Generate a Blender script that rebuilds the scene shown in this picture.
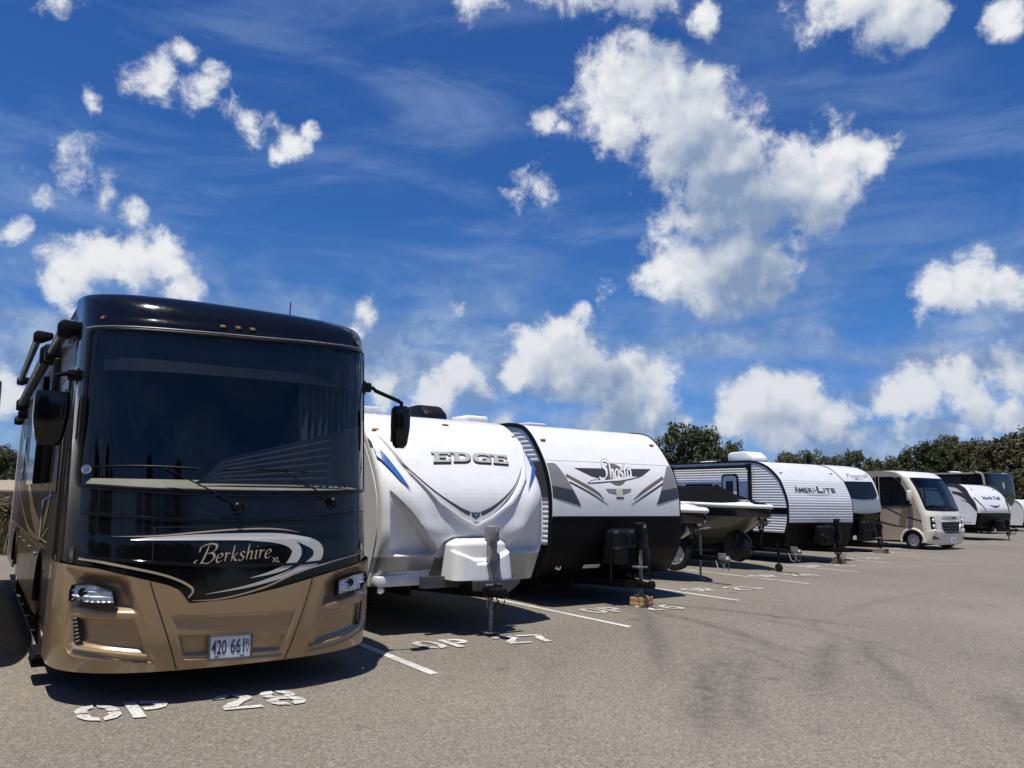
import bpy, bmesh, math, random
import numpy as np
from mathutils import Vector, Matrix
from mathutils.geometry import tessellate_polygon

for o in list(bpy.data.objects):
    bpy.data.objects.remove(o, do_unlink=True)
SC = bpy.context.scene
COL = SC.collection
R = math.radians
random.seed(7)
RNG = np.random.default_rng(11)

# ------------------------------------------------------------------ camera
CAM_H = 1.66
F_PX = 769.0
roll, pitch = R(0.8324), R(8.4315)
cam = bpy.data.cameras.new('camera')
cam.sensor_width = 36.0
cam.lens = 36.0 * F_PX / 1024.0
cam.clip_start, cam.clip_end = 0.1, 3000.0
camo = bpy.data.objects.new('camera', cam)
COL.objects.link(camo)
Fv = Vector((0, math.cos(pitch), math.sin(pitch)))
U0 = Vector((0, -math.sin(pitch), math.cos(pitch)))
R0 = Vector((1, 0, 0))
Ri = math.cos(roll) * R0 + math.sin(roll) * U0
Ui = -math.sin(roll) * R0 + math.cos(roll) * U0
camo.matrix_world = Matrix(((Ri.x, Ui.x, -Fv.x, 0), (Ri.y, Ui.y, -Fv.y, 0), (Ri.z, Ui.z, -Fv.z, CAM_H), (0, 0, 0, 1)))
SC.camera = camo

# lot frame: u runs across the stalls, v runs back along the stall lines
PSI = R(34.5)
P0 = Vector((-0.68721, 7.58758, 0))
TU = Vector((math.cos(PSI), math.sin(PSI), 0))
TV = Vector((-math.sin(PSI), math.cos(PSI), 0))
def uv(u, v, z=0.0):
    return P0 + TU * u + TV * v + Vector((0, 0, z))

# ------------------------------------------------------------------ sun, sky, exposure
SUN_DU, SUN_DV = -0.20, -0.13           # direction to the sun per metre of height
SD = (TU * SUN_DU + TV * SUN_DV + Vector((0, 0, 1))).normalized()
SUN_EL = math.asin(SD.z)
SUN_AZ = math.atan2(SD.x, SD.y)
sun = bpy.data.lights.new('sun', 'SUN')
sun.energy = 4.3
sun.angle = R(0.53)
sun.color = (1.0, 0.955, 0.88)
suno = bpy.data.objects.new('sun', sun)
COL.objects.link(suno)
suno.rotation_euler = SD.to_track_quat('Z', 'Y').to_euler()
SC.view_settings.view_transform = 'Standard'
SC.view_settings.look = 'None'
SC.view_settings.exposure = 0.36
SC.view_settings.gamma = 1.0
SC.view_settings.use_curve_mapping = False

def px_dir(x, y):
    d = Fv + Ri * ((x - 512) / F_PX) - Ui * ((y - 384) / F_PX)
    return d.normalized()

def build_world():
    w = bpy.data.worlds.new('World')
    SC.world = w
    w.use_nodes = True
    nt = w.node_tree
    N, L = nt.nodes, nt.links
    N.clear()
    # each cloud puff: x, y, radius measured in the photograph, kept as a direction on the sky
    puffs = [(612,108,48),(650,95,52),(685,98,40),(680,135,62),(720,165,66),(745,205,60),(705,215,45),(790,185,55),(830,160,42),(868,150,28),(893,142,17),(735,250,55),(700,268,48),(760,262,42),(590,100,20),(672,280,28),
        (590,-18,50),(640,-12,46),(700,5,24),(540,-20,40),(480,-10,30),(880,5,55),(840,-8,50),(915,20,30),(1015,20,30),(60,-5,34),
        (160,75,30),(185,45,18),(205,80,30),(222,72,22),(250,120,24),(240,108,20),(293,138,20),(305,125,15),(278,150,12),(88,97,15),
        (75,165,44),(50,175,34),(105,180,38),(135,205,26),(25,165,28),(5,232,20),
        (80,270,34),(110,255,32),(140,262,36),(168,258,32),(185,280,28),(60,282,22),
        (540,200,26),(525,212,18),(552,125,20),(565,135,14),(365,312,17),(462,305,17),(455,380,24),(480,395,20),(445,398,20),
        (945,288,29),(978,282,33),(1008,290,28),(925,300,16),(960,298,26),
        (1000,352,18),(1015,372,30),(960,388,30),(925,395,28),(895,402,22),(985,402,28),
        (745,405,28),(770,398,32),(800,405,34),(825,412,26),(735,418,22),(780,420,40),
        (605,385,28),(632,375,28),(658,380,24),(620,398,34),(655,395,28),(612,290,15),(605,305,16),(580,322,22),(565,340,28),(540,360,30),(555,375,34),(585,355,26),(520,375,22),
        (853,435,16),(845,425,10),(697,415,12),(540,402,18),(655,422,18),(862,412,9),(500,432,18),(600,428,17),(720,442,15),(900,424,17),(962,428,18),(880,443,13),(1000,432,20),(690,442,13),(780,444,18),(815,447,13),(400,425,14),(1015,405,24),(350,335,14),(330,370,16),(430,400,26),(385,395,20),(10,400,30),(35,385,16)]
    def group():
        g = bpy.data.node_groups.new('puffs', 'ShaderNodeTree')
        g.interface.new_socket('Vector', in_out='INPUT', socket_type='NodeSocketVector')
        g.interface.new_socket('Value', in_out='OUTPUT', socket_type='NodeSocketFloat')
        gi = g.nodes.new('NodeGroupInput'); go = g.nodes.new('NodeGroupOutput')
        prev = None
        for (x, y, r) in puffs:
            d = px_dir(x, y)
            thin = r < 21 or (x < 345 and y < 235) or (530 < x < 570 and y < 220)
            if thin: r *= 1.55
            ang = r / F_PX * math.cos(math.atan(math.hypot(x - 512, y - 384) / F_PX)) ** 1.5
            dn = g.nodes.new('ShaderNodeVectorMath'); dn.operation = 'DISTANCE'
            dn.inputs[1].default_value = d
            g.links.new(gi.outputs[0], dn.inputs[0])
            ma = g.nodes.new('ShaderNodeMath'); ma.operation = 'MULTIPLY_ADD'
            ma.inputs[1].default_value = -1.0 / ang
            ma.inputs[2].default_value = 0.46 if thin else 1.0
            g.links.new(dn.outputs['Value'], ma.inputs[0])
            if prev is None:
                prev = ma
            else:
                mx = g.nodes.new('ShaderNodeMath'); mx.operation = 'SMOOTH_MAX'
                mx.inputs[2].default_value = 0.10
                g.links.new(prev.outputs[0], mx.inputs[0]); g.links.new(ma.outputs[0], mx.inputs[1])
                prev = mx
        g.links.new(prev.outputs[0], go.inputs[0])
        return g
    G = group()
    def n(t, **k):
        q = N.new(t)
        for a, b in k.items():
            setattr(q, a, b)
        return q
    def math_(op, a, b=None, c=None, clamp=False):
        q = n('ShaderNodeMath', operation=op); q.use_clamp = clamp
        for i, s in enumerate((a, b, c)):
            if s is None: continue
            if isinstance(s, (int, float)): q.inputs[i].default_value = s
            else: L.new(s, q.inputs[i])
        return q.outputs[0]
    def mapr(s, a, b, c=0.0, d=1.0, smooth=True):
        q = n('ShaderNodeMapRange')
        q.interpolation_type = 'SMOOTHSTEP' if smooth else 'LINEAR'
        L.new(s, q.inputs[0])
        for i, v_ in zip((1, 2, 3, 4), (a, b, c, d)): q.inputs[i].default_value = v_
        return q.outputs[0]
    def mix(f, a, b):
        q = n('ShaderNodeMix', data_type='RGBA')
        if isinstance(f, (int, float)): q.inputs[0].default_value = f
        else: L.new(f, q.inputs[0])
        for i, s in ((6, a), (7, b)):
            if isinstance(s, tuple): q.inputs[i].default_value = (*s, 1)
            else: L.new(s, q.inputs[i])
        return q.outputs[2]
    tc = n('ShaderNodeTexCoord')
    D = tc.outputs['Generated']
    # noise warps the puffs into billows
    def noise(vec, sc, det, rough=0.55, dist=0.0):
        q = n('ShaderNodeTexNoise'); q.inputs['Scale'].default_value = sc
        q.inputs['Detail'].default_value = det; q.inputs['Roughness'].default_value = rough
        q.inputs['Distortion'].default_value = dist
        L.new(vec, q.inputs['Vector']); return q
    def vadd(a, b):
        q = n('ShaderNodeVectorMath', operation='ADD')
        L.new(a, q.inputs[0])
        if isinstance(b, tuple) or isinstance(b, Vector): q.inputs[1].default_value = b
        else: L.new(b, q.inputs[1])
        return q.outputs[0]
    def vscale(a, s):
        q = n('ShaderNodeVectorMath', operation='SCALE'); L.new(a, q.inputs[0]); q.inputs['Scale'].default_value = s
        return q.outputs[0]
    wn = noise(D, 7, 6, 0.6)
    warp = vadd(wn.outputs['Color'], (-0.5, -0.5, -0.5))
    P1 = vadd(D, vscale(warp, 0.10))
    def density(vec):
        q = n('ShaderNodeGroup'); q.node_tree = G
        L.new(vec, q.inputs[0]); return q.outputs[0]
    # towards the light on the dome, for the shaded bases
    lift = (Vector((SD.x * 0.3 - 0.25, SD.y * 0.1, 0.5))).normalized() * 0.040
    d0 = density(P1)
    d1 = density(vadd(P1, lift))
    d2 = density(vadd(P1, lift * 2.3))
    def billow(vec):
        big = noise(vec, 10, 2, 0.5).outputs[0]
        mid = noise(vec, 24, 3, 0.5).outputs[0]
        return math_('ADD', math_('MULTIPLY_ADD', big, 1.25, -0.625), math_('MULTIPLY_ADD', mid, 0.9, -0.45))
    fin = math_('MULTIPLY_ADD', noise(D, 34, 9, 0.70, 0.3).outputs[0], 1.5, -0.75)
    b0 = billow(D)
    b1 = billow(vadd(D, lift * 0.35))
    dens = math_('ADD', d0, math_('ADD', b0, fin))
    dens1 = math_('ADD', d1, math_('MULTIPLY', b1, 0.55))
    dens2 = math_('ADD', d2, math_('MULTIPLY', b1, 0.3))
    alpha = mapr(dens, -0.16, 0.40)
    alpha = math_('MULTIPLY', alpha, mapr(dens, -0.1, 0.7, 0.55, 1.0))
    relief = math_('ADD', math_('MULTIPLY', math_('SUBTRACT', b0, b1), 0.9), math_('MULTIPLY', fin, 0.22))
    lit = math_('ADD', math_('ADD', mapr(dens1, -0.25, 0.85, 0.54, 0.04), mapr(dens2, -0.35, 0.70, 0.50, -0.04)), relief, clamp=True)
    sepz = n('ShaderNodeSeparateXYZ'); L.new(D, sepz.inputs[0])
    lit = math_('MULTIPLY', lit, mapr(sepz.outputs['Z'], 0.05, 0.36, 0.74, 1.0))
    ccol = mix(lit, (3.3, 4.6, 7.0), (12.2, 12.4, 12.6))
    # thin high cloud, drawn out along one direction
    mp = n('ShaderNodeMapping'); mp.inputs['Rotation'].default_value = (0.3, R(-24), R(20)); mp.inputs['Scale'].default_value = (2.0, 3.0, 9.0)
    L.new(D, mp.inputs[0])
    ci = noise(mp.outputs[0], 1.6, 7, 0.6, 0.6).outputs[0]
    sep = n('ShaderNodeSeparateXYZ'); L.new(D, sep.inputs[0])
    Z = sep.outputs['Z']
    cirrus = math_('MULTIPLY', mapr(ci, 0.40, 0.80, 0.0, 0.48), mapr(Z, 0.9, 0.2, 0.25, 1.0))
    # grey broken cloud low over the horizon
    mp2 = n('ShaderNodeMapping'); mp2.inputs['Scale'].default_value = (4.0, 4.0, 10.0); L.new(D, mp2.inputs[0])
    low = noise(mp2.outputs[0], 1.5, 7, 0.6, 0.3).outputs[0]
    lowband = math_('MULTIPLY', mapr(low, 0.33, 0.60, 0.0, 0.92), math_('MULTIPLY', mapr(Z, 0.34, 0.14, 0.0, 1.0), mapr(Z, -0.02, 0.03)))
    # clear air
    sky = n('ShaderNodeTexSky', sky_type='NISHITA')
    sky.sun_disc = False
    sky.sun_elevation = SUN_EL
    sky.sun_rotation = SUN_AZ
    sky.altitude = 0; sky.air_density = 1.0; sky.dust_density = 0.2; sky.ozone_density = 6.0
    hs = n('ShaderNodeHueSaturation'); hs.inputs['Hue'].default_value = 0.515; hs.inputs['Saturation'].default_value = 1.15; hs.inputs['Value'].default_value = 1.15
    L.new(sky.outputs[0], hs.inputs['Color'])
    tint = n('ShaderNodeMix', data_type='RGBA', blend_type='MULTIPLY'); tint.inputs[0].default_value = 1.0
    L.new(hs.outputs[0], tint.inputs[6]); L.new(mix(mapr(Z, 0.0, 0.28), (0.50, 0.78, 1.32), (0.60, 1.08, 1.28)), tint.inputs[7])
    c1 = mix(cirrus, tint.outputs[2], (5.2, 7.0, 10.4))
    lowc = mix(mapr(noise(D, 22, 5, 0.6).outputs[0], 0.42, 0.66), (2.9, 4.3, 7.0), (5.6, 7.0, 9.4))
    c1 = mix(lowband, c1, lowc)
    c2 = mix(alpha, c1, ccol)
    bg = n('ShaderNodeBackground'); L.new(c2, bg.inputs[0]); bg.inputs[1].default_value = 0.055
    out = n('ShaderNodeOutputWorld'); L.new(bg.outputs[0], out.inputs[0])
    w.cycles.sampling_method = 'MANUAL'; w.cycles.sample_map_resolution = 512
build_world()
SC.cycles.max_bounces = 8
SC.cycles.transparent_max_bounces = 12
SC.cycles.use_denoising = True

# ------------------------------------------------------------------ materials
MATS = {}
def mat(name, col, rough=0.5, metal=0.0, coat=0.0, var=0.06, vscale=3.0, bump=0.0, bscale=60.0, spec=0.5, stretch=None, dirt=0.0):
    """Principled with a little tone and gloss variation so nothing reads as one flat colour."""
    if name in MATS: return MATS[name]
    m = bpy.data.materials.new(name); m.use_nodes = True
    nt = m.node_tree; N, L = nt.nodes, nt.links
    b = N['Principled BSDF']
    b.inputs['Roughness'].default_value = rough; b.inputs['Metallic'].default_value = metal
    b.inputs['Coat Weight'].default_value = coat; b.inputs['Coat Roughness'].default_value = 0.04
    b.inputs['Specular IOR Level'].default_value = spec
    tc = N.new('ShaderNodeTexCoord')
    src = tc.outputs['Object']
    if stretch:
        mp = N.new('ShaderNodeMapping'); mp.inputs['Scale'].default_value = stretch
        L.new(src, mp.inputs[0]); src = mp.outputs[0]
    no = N.new('ShaderNodeTexNoise'); no.inputs['Scale'].default_value = vscale; no.inputs['Detail'].default_value = 6; no.inputs['Roughness'].default_value = 0.65
    L.new(src, no.inputs['Vector'])
    mr = N.new('ShaderNodeMapRange'); mr.inputs[1].default_value = 0.3; mr.inputs[2].default_value = 0.7
    mr.inputs[3].default_value = 1 - var; mr.inputs[4].default_value = 1 + var
    L.new(no.outputs[0], mr.inputs[0])
    mx = N.new('ShaderNodeMix'); mx.data_type = 'RGBA'; mx.blend_type = 'MULTIPLY'; mx.inputs[0].default_value = 1
    mx.inputs[6].default_value = (*col, 1); L.new(mr.outputs[0], mx.inputs[7])
    last = mx.outputs[2]
    if dirt:
        d = N.new('ShaderNodeTexNoise'); d.inputs['Scale'].default_value = 9; d.inputs['Detail'].default_value = 8; d.inputs['Roughness'].default_value = 0.7
        mp2 = N.new('ShaderNodeMapping'); mp2.inputs['Scale'].default_value = (1.5, 1.5, 0.10); L.new(tc.outputs['Object'], mp2.inputs[0]); L.new(mp2.outputs[0], d.inputs['Vector'])
        r2 = N.new('ShaderNodeMapRange'); r2.inputs[1].default_value = 0.5; r2.inputs[2].default_value = 0.8; r2.inputs[4].default_value = dirt
        L.new(d.outputs[0], r2.inputs[0])
        m2 = N.new('ShaderNodeMix'); m2.data_type = 'RGBA'; m2.inputs[7].default_value = (0.20, 0.17, 0.13, 1)
        L.new(r2.outputs[0], m2.inputs[0]); L.new(last, m2.inputs[6]); last = m2.outputs[2]
    L.new(last, b.inputs['Base Color'])
    rr = N.new('ShaderNodeMapRange'); rr.inputs[1].default_value = 0.3; rr.inputs[2].default_value = 0.7
    rr.inputs[3].default_value = max(0.02, rough * 0.8); rr.inputs[4].default_value = min(1, rough * 1.25 + 0.02)
    L.new(no.outputs[0], rr.inputs[0]); L.new(rr.outputs[0], b.inputs['Roughness'])
    if bump:
        nb = N.new('ShaderNodeTexNoise'); nb.inputs['Scale'].default_value = bscale; nb.inputs['Detail'].default_value = 4
        L.new(tc.outputs['Object'], nb.inputs['Vector'])
        bp = N.new('ShaderNodeBump'); bp.inputs['Strength'].default_value = bump; bp.inputs['Distance'].default_value = 0.01
        L.new(nb.outputs[0], bp.inputs['Height']); L.new(bp.outputs[0], b.inputs['Normal'])
    MATS[name] = m
    return m
def glass(name, tint=(0.30, 0.36, 0.40), rough=0.0):
    if name in MATS: return MATS[name]
    m = bpy.data.materials.new(name); m.use_nodes = True
    nt = m.node_tree; N, L = nt.nodes, nt.links; N.clear()
    tr = N.new('ShaderNodeBsdfTransparent'); tr.inputs[0].default_value = (*tint, 1)
    gl = N.new('ShaderNodeBsdfGlossy'); gl.inputs['Roughness'].default_value = rough
    gl.inputs['Color'].default_value = (0.9, 0.93, 0.95, 1)
    lw = N.new('ShaderNodeLayerWeight'); lw.inputs[0].default_value = 0.5     # same share reflected from either face of the pane
    pw = N.new('ShaderNodeMath'); pw.operation = 'POWER'; pw.inputs[1].default_value = 5.0; L.new(lw.outputs['Facing'], pw.inputs[0])
    fr = N.new('ShaderNodeMath'); fr.operation = 'MULTIPLY_ADD'; fr.inputs[1].default_value = 0.96; fr.inputs[2].default_value = 0.04; L.new(pw.outputs[0], fr.inputs[0])
    mx = N.new('ShaderNodeMixShader'); L.new(fr.outputs[0], mx.inputs[0]); L.new(tr.outputs[0], mx.inputs[1]); L.new(gl.outputs[0], mx.inputs[2])
    out = N.new('ShaderNodeOutputMaterial'); L.new(mx.outputs[0], out.inputs[0])
    MATS[name] = m
    return m

GELWHITE = mat('white_gelcoat', (0.77, 0.77, 0.76), 0.28, coat=0.4, var=0.03, dirt=0.16)
ALUWHITE = mat('white_aluminium', (0.74, 0.75, 0.75), 0.38, var=0.03, dirt=0.14)
SILVER = mat('silver_paint', (0.36, 0.36, 0.36), 0.34, 0.35, coat=0.3, var=0.05, dirt=0.10)
DARKGREY = mat('charcoal_paint', (0.055, 0.058, 0.062), 0.35, coat=0.3, var=0.08)
BLACKGLOSS = mat('black_gloss_paint', (0.004, 0.004, 0.0045), 0.09, coat=0.0, var=0.2, vscale=20, dirt=0.012, spec=0.42)
BLACKPANEL = mat('black_panel', (0.0035, 0.0035, 0.004), 0.36, spec=0.12, var=0.15, dirt=0.006)
BLACKPLASTIC = mat('black_plastic', (0.006, 0.006, 0.0065), 0.40, spec=0.2, var=0.12, bump=0.12, bscale=240)
BLACKSTEEL = mat('black_steel', (0.006, 0.006, 0.0065), 0.5, 0.0, spec=0.16, var=0.2, dirt=0.02)
RUBBER = mat('tyre_rubber', (0.012, 0.0115, 0.011), 0.85, spec=0.25, var=0.2, bump=0.2, bscale=90, dirt=0.10)
CHROME = mat('bright_metal', (0.72, 0.72, 0.73), 0.16, 1.0, var=0.05)
ALLOY = mat('alloy_wheel', (0.62, 0.62, 0.63), 0.35, 0.45, var=0.08, dirt=0.15)
GALV = mat('galvanised_steel', (0.20, 0.20, 0.20), 0.5, 0.4, var=0.2, vscale=12, dirt=0.25)
GOLD = mat('gold_metallic_paint', (0.340, 0.228, 0.120), 0.32, 0.30, coat=0.6, var=0.04, vscale=1.5, dirt=0.05)
TANSIDE = mat('tan_metallic_paint', (0.17, 0.125, 0.08), 0.34, 0.4, coat=0.25, var=0.06, dirt=0.05)
BROWNSIDE = mat('brown_metallic_paint', (0.040, 0.031, 0.022), 0.36, 0.2, coat=0.15, var=0.08)
CREAMLINE = mat('cream_striping', (0.62, 0.55, 0.43), 0.3, coat=0.5, var=0.03)
TANLINE = mat('tan_striping', (0.50, 0.38, 0.25), 0.3, 0.2, coat=0.5, var=0.03)
SILVERLINE = mat('silver_striping', (0.60, 0.57, 0.50), 0.25, 0.25, coat=0.6, var=0.04)
WHITEDECAL = mat('white_vinyl', (0.80, 0.80, 0.79), 0.35, var=0.02)
DARKDECAL = mat('charcoal_vinyl', (0.045, 0.048, 0.052), 0.32, var=0.08, vscale=10)
GREYDECAL = mat('grey_vinyl', (0.20, 0.20, 0.20), 0.35, var=0.06)
BLUE = mat('blue_vinyl', (0.035, 0.12, 0.42), 0.3, var=0.05)
BROWNDECAL = mat('brown_vinyl', (0.16, 0.12, 0.09), 0.35, var=0.06)
AMBER = mat('amber_lens', (0.32, 0.12, 0.025), 0.2, coat=0.6, var=0.1)
LAMPGLASS = mat('headlamp_reflector', (0.85, 0.87, 0.90), 0.30, 0.15, coat=1.0, var=0.25, vscale=18)
BEIGE = mat('dash_beige', (0.40, 0.35, 0.26), 0.6, var=0.08, bump=0.15, bscale=150)
CABINDARK = mat('cabin_dark', (0.014, 0.013, 0.012), 0.8, var=0.15)
CURTAIN = mat('grey_curtain', (0.045, 0.045, 0.048), 0.9, var=0.1)
CLOTHDARK = mat('mooring_cover', (0.004, 0.0043, 0.005), 0.8, spec=0.06, var=0.15, bump=0.4, bscale=14)
VINYLCOVER = mat('tyre_cover_vinyl', (0.008, 0.008, 0.0085), 0.32, spec=0.4, var=0.1, bump=0.5, bscale=9)
HULLTAN = mat('hull_tan_gelcoat', (0.105, 0.098, 0.070), 0.28, coat=0.5, var=0.05, dirt=0.12)
HULLBLACK = mat('hull_black_gelcoat', (0.010, 0.010, 0.012), 0.15, coat=0.8, var=0.1)
CLASSTAN = mat('warm_beige_paint', (0.40, 0.335, 0.25), 0.28, 0.1, coat=0.6, var=0.03, dirt=0.06)
CLASSCREAM = mat('cream_paint', (0.72, 0.66, 0.55), 0.28, coat=0.6, var=0.03, dirt=0.05)
WOODBLOCK = mat('raw_lumber', (0.40, 0.25, 0.13), 0.75, var=0.22, vscale=6, bump=0.3, bscale=40, stretch=(1, 6, 10))
OLDWOOD = mat('weathered_lumber', (0.20, 0.15, 0.09), 0.8, var=0.25, vscale=6, bump=0.3, bscale=40, stretch=(1, 6, 10))
GLASSDARK = glass('tinted_windscreen', (0.42, 0.48, 0.52))
CABGLASS = glass('clear_windscreen', (0.74, 0.78, 0.78))
PANE = mat('dark_window', (0.006, 0.0065, 0.008), 0.06, spec=0.28, var=0.1)
PLATEWHITE = mat('plate_white', (0.66, 0.68, 0.70), 0.35, var=0.05)
PLATETEXT = mat('plate_dark_blue', (0.02, 0.03, 0.09), 0.4)
SEAM = mat('seam_black', (0.008, 0.007, 0.006), 0.6)  # even near black for the panel joints and the visor
ACWHITE = mat('roof_unit_white', (0.78, 0.78, 0.77), 0.4, var=0.04, dirt=0.12)
# ------------------------------------------------------------------ mesh helpers
def obj(name, bm, m, parent=None, smooth=False, label=None, angle=35):
    bm.normal_update()
    me = bpy.data.meshes.new(name)
    bm.to_mesh(me); bm.free()
    for q in (m if isinstance(m, (list, tuple)) else [m]): me.materials.append(q)
    if smooth:
        me.polygons.foreach_set('use_smooth', [True] * len(me.polygons))
        me.set_sharp_from_angle(angle=R(angle))
    o = bpy.data.objects.new(name, me)
    COL.objects.link(o)
    if parent is not None: o.parent = parent
    if label: o['label'] = label
    return o
def tag(o, label, cat, group=None):
    o['label'] = label; o['category'] = cat
    if group: o['group'] = group
    return o
def thing(name, label, cat, loc=(0, 0, 0), rz=0.0, group=None):
    o = bpy.data.objects.new(name, None); COL.objects.link(o)
    o.location = loc; o.rotation_euler = (0, 0, rz)
    return tag(o, label, cat, group)
def struct(o, label=None):
    o['kind'] = 'structure'
    if label: o['label'] = label
    return o
def B(): return bmesh.new()
def box(bm, c, s, bevel=0.0, rot=None, mi=0):
    M = Matrix.Translation(c)
    if rot is not None: M = M @ rot.to_4x4()
    M = M @ Matrix.Diagonal((*s, 1))
    g = bmesh.ops.create_cube(bm, size=1.0, matrix=M)
    fs = list({f for v_ in g['verts'] for f in v_.link_faces})
    for f in fs: f.material_index = mi
    if bevel > 0:
        es = list({e for v_ in g['verts'] for e in v_.link_edges})
        bmesh.ops.bevel(bm, geom=es, offset=bevel, segments=3, affect='EDGES', profile=0.5)
    return bm
def tube(bm, pts, r, n=10, caps=True):
    pts = [Vector(p) for p in pts]
    rs = r if isinstance(r, (list, tuple)) else [r] * len(pts)
    rings = []
    up = None
    for i, p in enumerate(pts):
        t = (pts[min(i + 1, len(pts) - 1)] - pts[max(i - 1, 0)]).normalized()
        if up is None:
            up = Vector((0, 0, 1)) if abs(t.z) < 0.9 else Vector((1, 0, 0))
        a = t.cross(up).normalized(); b_ = a.cross(t).normalized(); up = b_
        rings.append([bm.verts.new(p + (a * math.cos(2 * math.pi * k / n) + b_ * math.sin(2 * math.pi * k / n)) * rs[i]) for k in range(n)])
    for i in range(len(rings) - 1):
        for k in range(n):
            bm.faces.new((rings[i][k], rings[i][(k + 1) % n], rings[i + 1][(k + 1) % n], rings[i + 1][k]))
    if caps:
        bm.faces.new(rings[0]); bm.faces.new(list(reversed(rings[-1])))
    return bm
def prism(bm, poly, axis, a, b_, bevel=0.0, mi=0):
    """extrude a 2-D polygon along axis; poly holds the other two coordinates in order"""
    def P(p, t):
        return {'x': (t, p[0], p[1]), 'y': (p[0], t, p[1]), 'z': (p[0], p[1], t)}[axis]
    A_ = [bm.verts.new(P(p, a)) for p in poly]; C_ = [bm.verts.new(P(p, b_)) for p in poly]
    n = len(poly); fs = [bm.faces.new(A_), bm.faces.new(list(reversed(C_)))]
    for i in range(n): fs.append(bm.faces.new((A_[i], C_[i], C_[(i + 1) % n], A_[(i + 1) % n])))
    for f in fs: f.material_index = mi
    bmesh.ops.recalc_face_normals(bm, faces=fs)
    if bevel > 0:
        es = list({e for f in fs for e in f.edges})
        bmesh.ops.bevel(bm, geom=es, offset=bevel, segments=2, affect='EDGES', profile=0.5)
    return bm
def lathe(bm, prof, c, axis='x', n=32, caps=True):
    rings = []
    c = Vector(c)
    for (r, t) in prof:
        ring = []
        for k in range(n):
            a = 2 * math.pi * k / n
            p = {'x': (t, r * math.cos(a), r * math.sin(a)), 'y': (r * math.cos(a), t, r * math.sin(a)), 'z': (r * math.cos(a), r * math.sin(a), t)}[axis]
            ring.append(bm.verts.new(c + Vector(p)))
        rings.append(ring)
    fs = []
    for i in range(len(rings) - 1):
        for k in range(n):
            fs.append(bm.faces.new((rings[i][k], rings[i][(k + 1) % n], rings[i + 1][(k + 1) % n], rings[i + 1][k])))
    if caps:
        fs.append(bm.faces.new(rings[0])); fs.append(bm.faces.new(list(reversed(rings[-1]))))
    bmesh.ops.recalc_face_normals(bm, faces=fs)
    return bm
def catmull(pts, n=10):
    pts = [np.array(p, float) for p in pts]
    if len(pts) < 3:
        return [tuple(pts[0] + (pts[1] - pts[0]) * i / n) for i in range(n + 1)]
    P = [2 * pts[0] - pts[1]] + pts + [2 * pts[-1] - pts[-2]]
    out = []
    for i in range(1, len(P) - 2):
        p0, p1, p2, p3 = P[i - 1:i + 3]
        for k in range(n):
            t = k / n
            out.append(tuple(0.5 * (2 * p1 + (p2 - p0) * t + (2 * p0 - 5 * p1 + 4 * p2 - p3) * t * t + (3 * p1 - p0 - 3 * p2 + p3) * t ** 3)))
    out.append(tuple(pts[-1]))
    return out

class Skin:
    """curved vehicle front: plan is a superellipse corner, profile leans with height; x right, y back, z up"""
    def __init__(s, a, b, n, prof, smooth=True):
        s.a, s.n = a, n
        s.b = b if isinstance(b, list) else [(0, b), (9, b)]
        pts = [(y, z) for z, y in prof]
        if smooth:
            d = catmull(pts, 8); e = [d[0]]
            for p in d[1:]:
                if p[1] > e[-1][1] + 1e-4: e.append(p)
            pts = e
        s.zs = np.array([p[1] for p in pts]); s.ys = np.array([p[0] for p in pts])
        s.bz = np.array([q[0] for q in s.b]); s.bb = np.array([q[1] for q in s.b])
    def bd(s, z): return float(np.interp(z, s.bz, s.bb))
    def p(s, z): return float(np.interp(z, s.zs, s.ys))
    def y(s, x, z):
        q = min(abs(x) / s.a, 1.0)
        return s.p(z) + s.bd(z) * (1 - max(0.0, 1 - q ** s.n) ** (1 / s.n))
    def nrm(s, x, z, e=0.01):
        dx = (s.y(x + e, z) - s.y(x - e, z)) / (2 * e); dz = (s.y(x, z + e) - s.y(x, z - e)) / (2 * e)
        return Vector((dx, -1, dz)).normalized()
    def cols(s, m=72):
        out = []
        for i in range(m + 1):
            th = -math.pi / 2 + math.pi * i / m
            sn = math.sin(th)
            out.append(math.copysign(abs(sn) ** (2 / s.n), sn) * s.a)
        # fill the flat middle
        res = [out[0]]
        for q in out[1:]:
            k = int((q - res[-1]) / 0.09)
            st = res[-1]
            for j in range(1, k + 1): res.append(st + (q - st) * j / (k + 1))
            res.append(q)
        return res
    def rows(s, z0, z1, step=0.06):
        out = [z0]
        while out[-1] < z1 - 1e-6:
            z = out[-1]
            slope = abs(s.p(min(z + 0.02, z1)) - s.p(z)) / 0.02
            out.append(min(z1, z + step / math.sqrt(1 + slope * slope)))
        return out

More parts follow.
